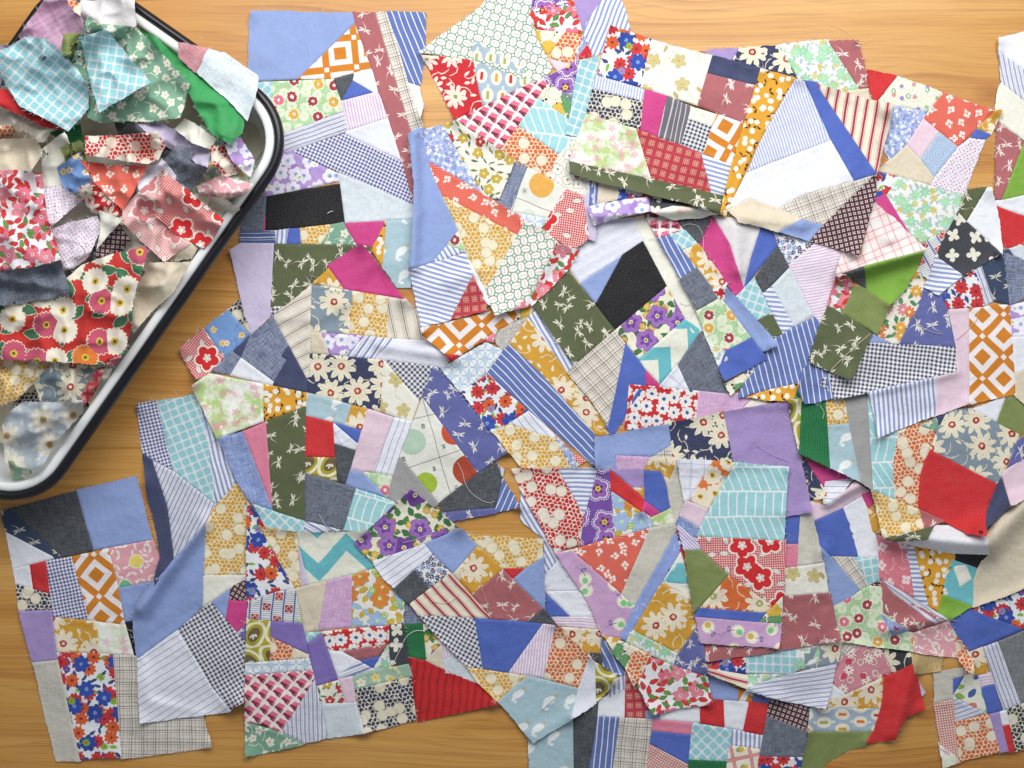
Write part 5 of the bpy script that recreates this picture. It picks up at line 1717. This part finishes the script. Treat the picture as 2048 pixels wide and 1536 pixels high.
thread('white', '1360,606 1375,610 1385,602 1392,608', 'short curled white thread near the green blossom patch')
thread('cream', '1826,632 1845,655 1868,665 1885,668', 'cream thread on the blue violet dragonfly patch')
thread('white', '806,1085 830,1080 850,1072 870,1070', 'white thread on the purple pansy patch')
thread('white', '1640,812 1648,825 1645,838', 'short white thread on the green corduroy patch')
thread('white', '655,427 659,424 666,422', 'white lint speck on the black patch', .0004)

# ------------------------------------------------------------------ the enamel tub
UX = np.array([.819, .574]); DX = np.array([-.574, .819])
UC, DC = float(UX @ (CX, CY)), float(DX @ (CX, CY))
RIMZ = .050
kr = (CAMH - RIMZ) / CAMH
U0, U1 = UC + (63 - UC) * kr, UC + (650 - UC) * kr
D0, D1 = DC + (-154 - DC) * kr, DC + (832 - DC) * kr
RC = 128.0
def loop(inset, z, n=14):
    """rounded rectangle of the tub at a height"""
    r = max(RC - inset, 12); u0, u1, d0, d1 = U0 + inset, U1 - inset, D0 + inset, D1 - inset
    pts = []
    for (cu, cd, a0) in ((u1 - r, d1 - r, 0), (u0 + r, d1 - r, 90), (u0 + r, d0 + r, 180), (u1 - r, d0 + r, 270)):
        for i in range(n + 1):
            a = math.radians(a0 + 90 * i / n)
            u, d = cu + r * math.cos(a), cd + r * math.sin(a)
            q = UX * u + DX * d
            pts.append(((q[0] - CX) * S, -(q[1] - CY) * S, z))
    return pts
def loft_loops(name, loops, mat, parent, close_last=False):
    verts, faces = [], []
    m = len(loops[0])
    for L in loops: verts += L
    for i in range(len(loops) - 1):
        for j in range(m):
            a, b = i * m + j, i * m + (j + 1) % m
            faces.append((a, b, b + m, a + m))
    if close_last: faces.append(tuple(range((len(loops) - 1) * m, len(loops) * m)))
    o = mesh_obj(name, verts, faces, mat, parent)
    bm = bmesh.new(); bm.from_mesh(o.data); bmesh.ops.recalc_face_normals(bm, faces=bm.faces); bm.to_mesh(o.data); bm.free()
    return o
enam, bs, nt = plain('white_enamel', '#f3f6f7', .16, .5, .6)
rimm, bs, nt = plain('black_blue_enamel', '#0e0f18', .34, .5, .15)
tub = empty('enamel_tub')
tag(tub, 'rectangular white enamel tub with black rim, full of fabric scraps', 'tub')
def arc(c, r, zc, rz, a0, a1, n):
    return [(c - r * math.cos(math.radians(a0 + (a1 - a0) * i / n)), zc + rz * math.sin(math.radians(a0 + (a1 - a0) * i / n))) for i in range(n + 1)]
# black outer roll, white inner lip, then the wall down to the floor
lip = arc(26.5, 8.6, .0505, .0030, 0, 180, 8)
wall = [(36.5, .046), (42, .026), (55, .010), (63, .0050), (78, .0034)]
basin = loft_loops('basin', [loop(86, .0012)] + [loop(i, z) for i, z in ((66, .0012), (58, .004), (28, .036), (22, .044))] + [loop(i, z) for i, z in lip + wall], enam, tub, True)
rim = loft_loops('rim', [loop(i, z) for i, z in [(24, .0405)] + arc(10.2, 9.8, .0478, .0056, -50, 172, 16)], rimm, tub)

# ------------------------------------------------------------------ scraps in the tub
def tub_clamp(V, z):
    """keep low cloth inside the wall of the tub"""
    k = (CAMH - z) / CAMH
    px, py = CX + (V[:, 0] - CX) * k, CY + (V[:, 1] - CY) * k
    u = px * UX[0] + py * UX[1]; d = px * DX[0] + py * DX[1]
    ins = 37 + 24 * np.clip(1 - z / .046, 0, 1) ** 1.0
    low = z < .0535
    r = np.maximum(RC - ins, 30)
    u0, u1, d0, d1 = U0 + ins, U1 - ins, D0 + ins, D1 - ins
    cu = np.clip(u, u0 + r, u1 - r); cd = np.clip(d, d0 + r, d1 - r)
    du, dd = u - cu, d - cd
    dist = np.hypot(du, dd); f = np.where(dist > r, r / np.maximum(dist, 1e-6), 1.0)
    u2, d2 = cu + du * f, cd + dd * f
    u = np.where(low, u2, u); d = np.where(low, d2, d)
    px = UX[0] * u + DX[0] * d; py = UX[1] * u + DX[1] * d
    return np.stack([CX + (px - CX) / k, CY + (py - CY) / k], 1), z
NX, NY = 380, 560                                          # a smaller raster round the tub
GX, GY = np.meshgrid(OX + np.arange(NX) * R, OY + np.arange(NY) * R)
HT = np.full_like(GX, .006)
def folds(seed, amp, angdeg):
    """long soft folds and finer creases"""
    a = math.radians(angdeg)
    u = (GX * math.cos(a) + GY * math.sin(a)) + vnoise(90, seed) * 70
    r1 = 1 - np.abs(np.sin(u / 26.0))
    cr = 1 - np.abs(2 * vnoise(62, seed + 1) - 1)
    c2 = 1 - np.abs(2 * vnoise(30, seed + 2) - 1)
    return amp * (r1 * .45 + cr ** 1.5 * .75 + c2 ** 2 * .3)
def lay(key, ang, poly, zmm, seed, name, parent=None, amp=.007, clampf=tub_clamp, its=4):
    global HT
    M = inside(outset(poly, 1.5), GX, GY)
    Md = blur(M.astype(float), 4) > .02
    fl = HT + .0008
    tgt = np.maximum(fl, zmm / 1000.0 - .006)
    h = np.maximum(tgt, fl); mf = Md.astype(float); w = np.maximum(blur(mf, 6), 1e-6)
    for _ in range(its):
        h = np.maximum(blur(np.where(Md, h, 0), 6) / w, fl)
    h = h + folds(seed, amp, (seed * 37) % 180)
    xs_, ys_ = np.array(poly)[:, 0], np.array(poly)[:, 1]
    ta = rng.uniform(0, 6.28)                              # each scrap lies at its own tilt
    tl = (GX - xs_.mean()) * math.cos(ta) + (GY - ys_.mean()) * math.sin(ta)
    h = h + np.clip(tl * .00011, -.004, .010)
    # cut edges droop a little
    edge = blur(M.astype(float), 6)
    h = h - .0018 * np.clip(1 - (edge - .45) / .5, 0, 1)
    h = np.maximum(blur(h, 1), fl)
    hf = lambda a, b: sample(h, a, b)
    Mf = M.astype(float)
    mfun = lambda a, b: sample(Mf, a, b) > .5
    o, edges = cloth(name, key, ang, poly, hf, mfun, .0001, parent, step=4.5, clampf=clampf)
    HT = np.where(M, np.maximum(h, HT), HT)
    return o, edges, h
for si_, (k, zmm, pts, label) in enumerate(SCRAPS):
    key, ang = split_key(k)
    poly = parse(pts)
    amp = .0150 if zmm > 30 else .005
    o, edges, h = lay(key, ang, poly, zmm, 400 + si_ * 11, 'fabric_scrap', amp=amp)
    if o is None: continue
    tag(o, label, 'fabric scrap', 'fabric scraps piled in the tub')
    strands = []; hm = np.maximum(h, HT)
    for (b, nrm, tg) in edges:
        if rng.random() < .16:
            L = rng.uniform(2, 7); d = nrm + tg * rng.normal(0, .6)
            pts3 = []
            for q, dz in ((b - nrm, .0002), (b + d * L * .5, .0006), (b + d * L + tg * rng.normal(0, 2), .0)):
                zz = float(sample(hm, (b - nrm)[0], (b - nrm)[1])) + dz
                pts3.append((*to_world(q[0], q[1], zz), zz))
            strands.append(pts3)
    if strands:
        fo = hair_mesh('frayed_edge', strands, o, yarn_m, .00015); fo['kind'] = 'stuff'
# muslin scrap hanging over the rim
mroot = empty('fabric_scrap')
mroot.location = (*to_world(440, 150, 0), 0)
tag(mroot, 'pale blue muslin scrap with a pink end draped over the tub rim', 'fabric scrap', 'fabric scraps piled in the tub')
RM = np.zeros_like(GX)
q = np.stack([GX.ravel(), GY.ravel()], 1)
kz = (CAMH - .052) / CAMH
tu = (CX + (GX - CX) * kz) * UX[0] + (CY + (GY - CY) * kz) * UX[1]; td = (CX + (GX - CX) * kz) * DX[0] + (CY + (GY - CY) * kz) * DX[1]
cu = np.clip(tu, U0 + RC, U1 - RC); cd = np.clip(td, D0 + RC, D1 - RC)
rimd = np.hypot(tu - cu, td - cd) - (RC - 10.5)          # px from the crown of the rim, outside positive
over_rim = np.where(rimd > 0, .0572 - np.clip(rimd - 6, 0, 60) ** 1.25 * .00038, .0572 - np.clip(-rimd - 8, 0, 90) * .00012)
sv = HT.copy()
HT = np.where(np.abs(rimd) < 60, np.maximum(np.where(rimd > 12, 0.0, HT), np.clip(over_rim, .012, 1)), HT)
for i, (k, pts) in enumerate(MUSLIN):
    key, ang = split_key(k)
    fl = HT + .0012 + folds(900 + i, .0022, 60)
    M = np.zeros(GX.shape, bool)
    for _, pp in MUSLIN: M |= inside(outset(parse(pp), 1.5), GX, GY)
    o, edges = cloth('scrap_panel', key, ang, parse(pts), lambda a, b, fl=fl: sample(fl, a, b), lambda a, b, M=M: sample(M.astype(float), a, b) > .5, .0001 + i * .0001, mroot, step=4.5)
    o['label'] = F[key][1] + ' panel'
    o.location = -mroot.location
HT = sv

thread('cream', '480,270 500,300 515,330 517,350', 'cream thread inside the right corner of the tub', .0003, True)
thread('navy', '145,483 160,490 170,505 160,520 150,515', 'navy thread on the white pin dot scrap', .0002, True)
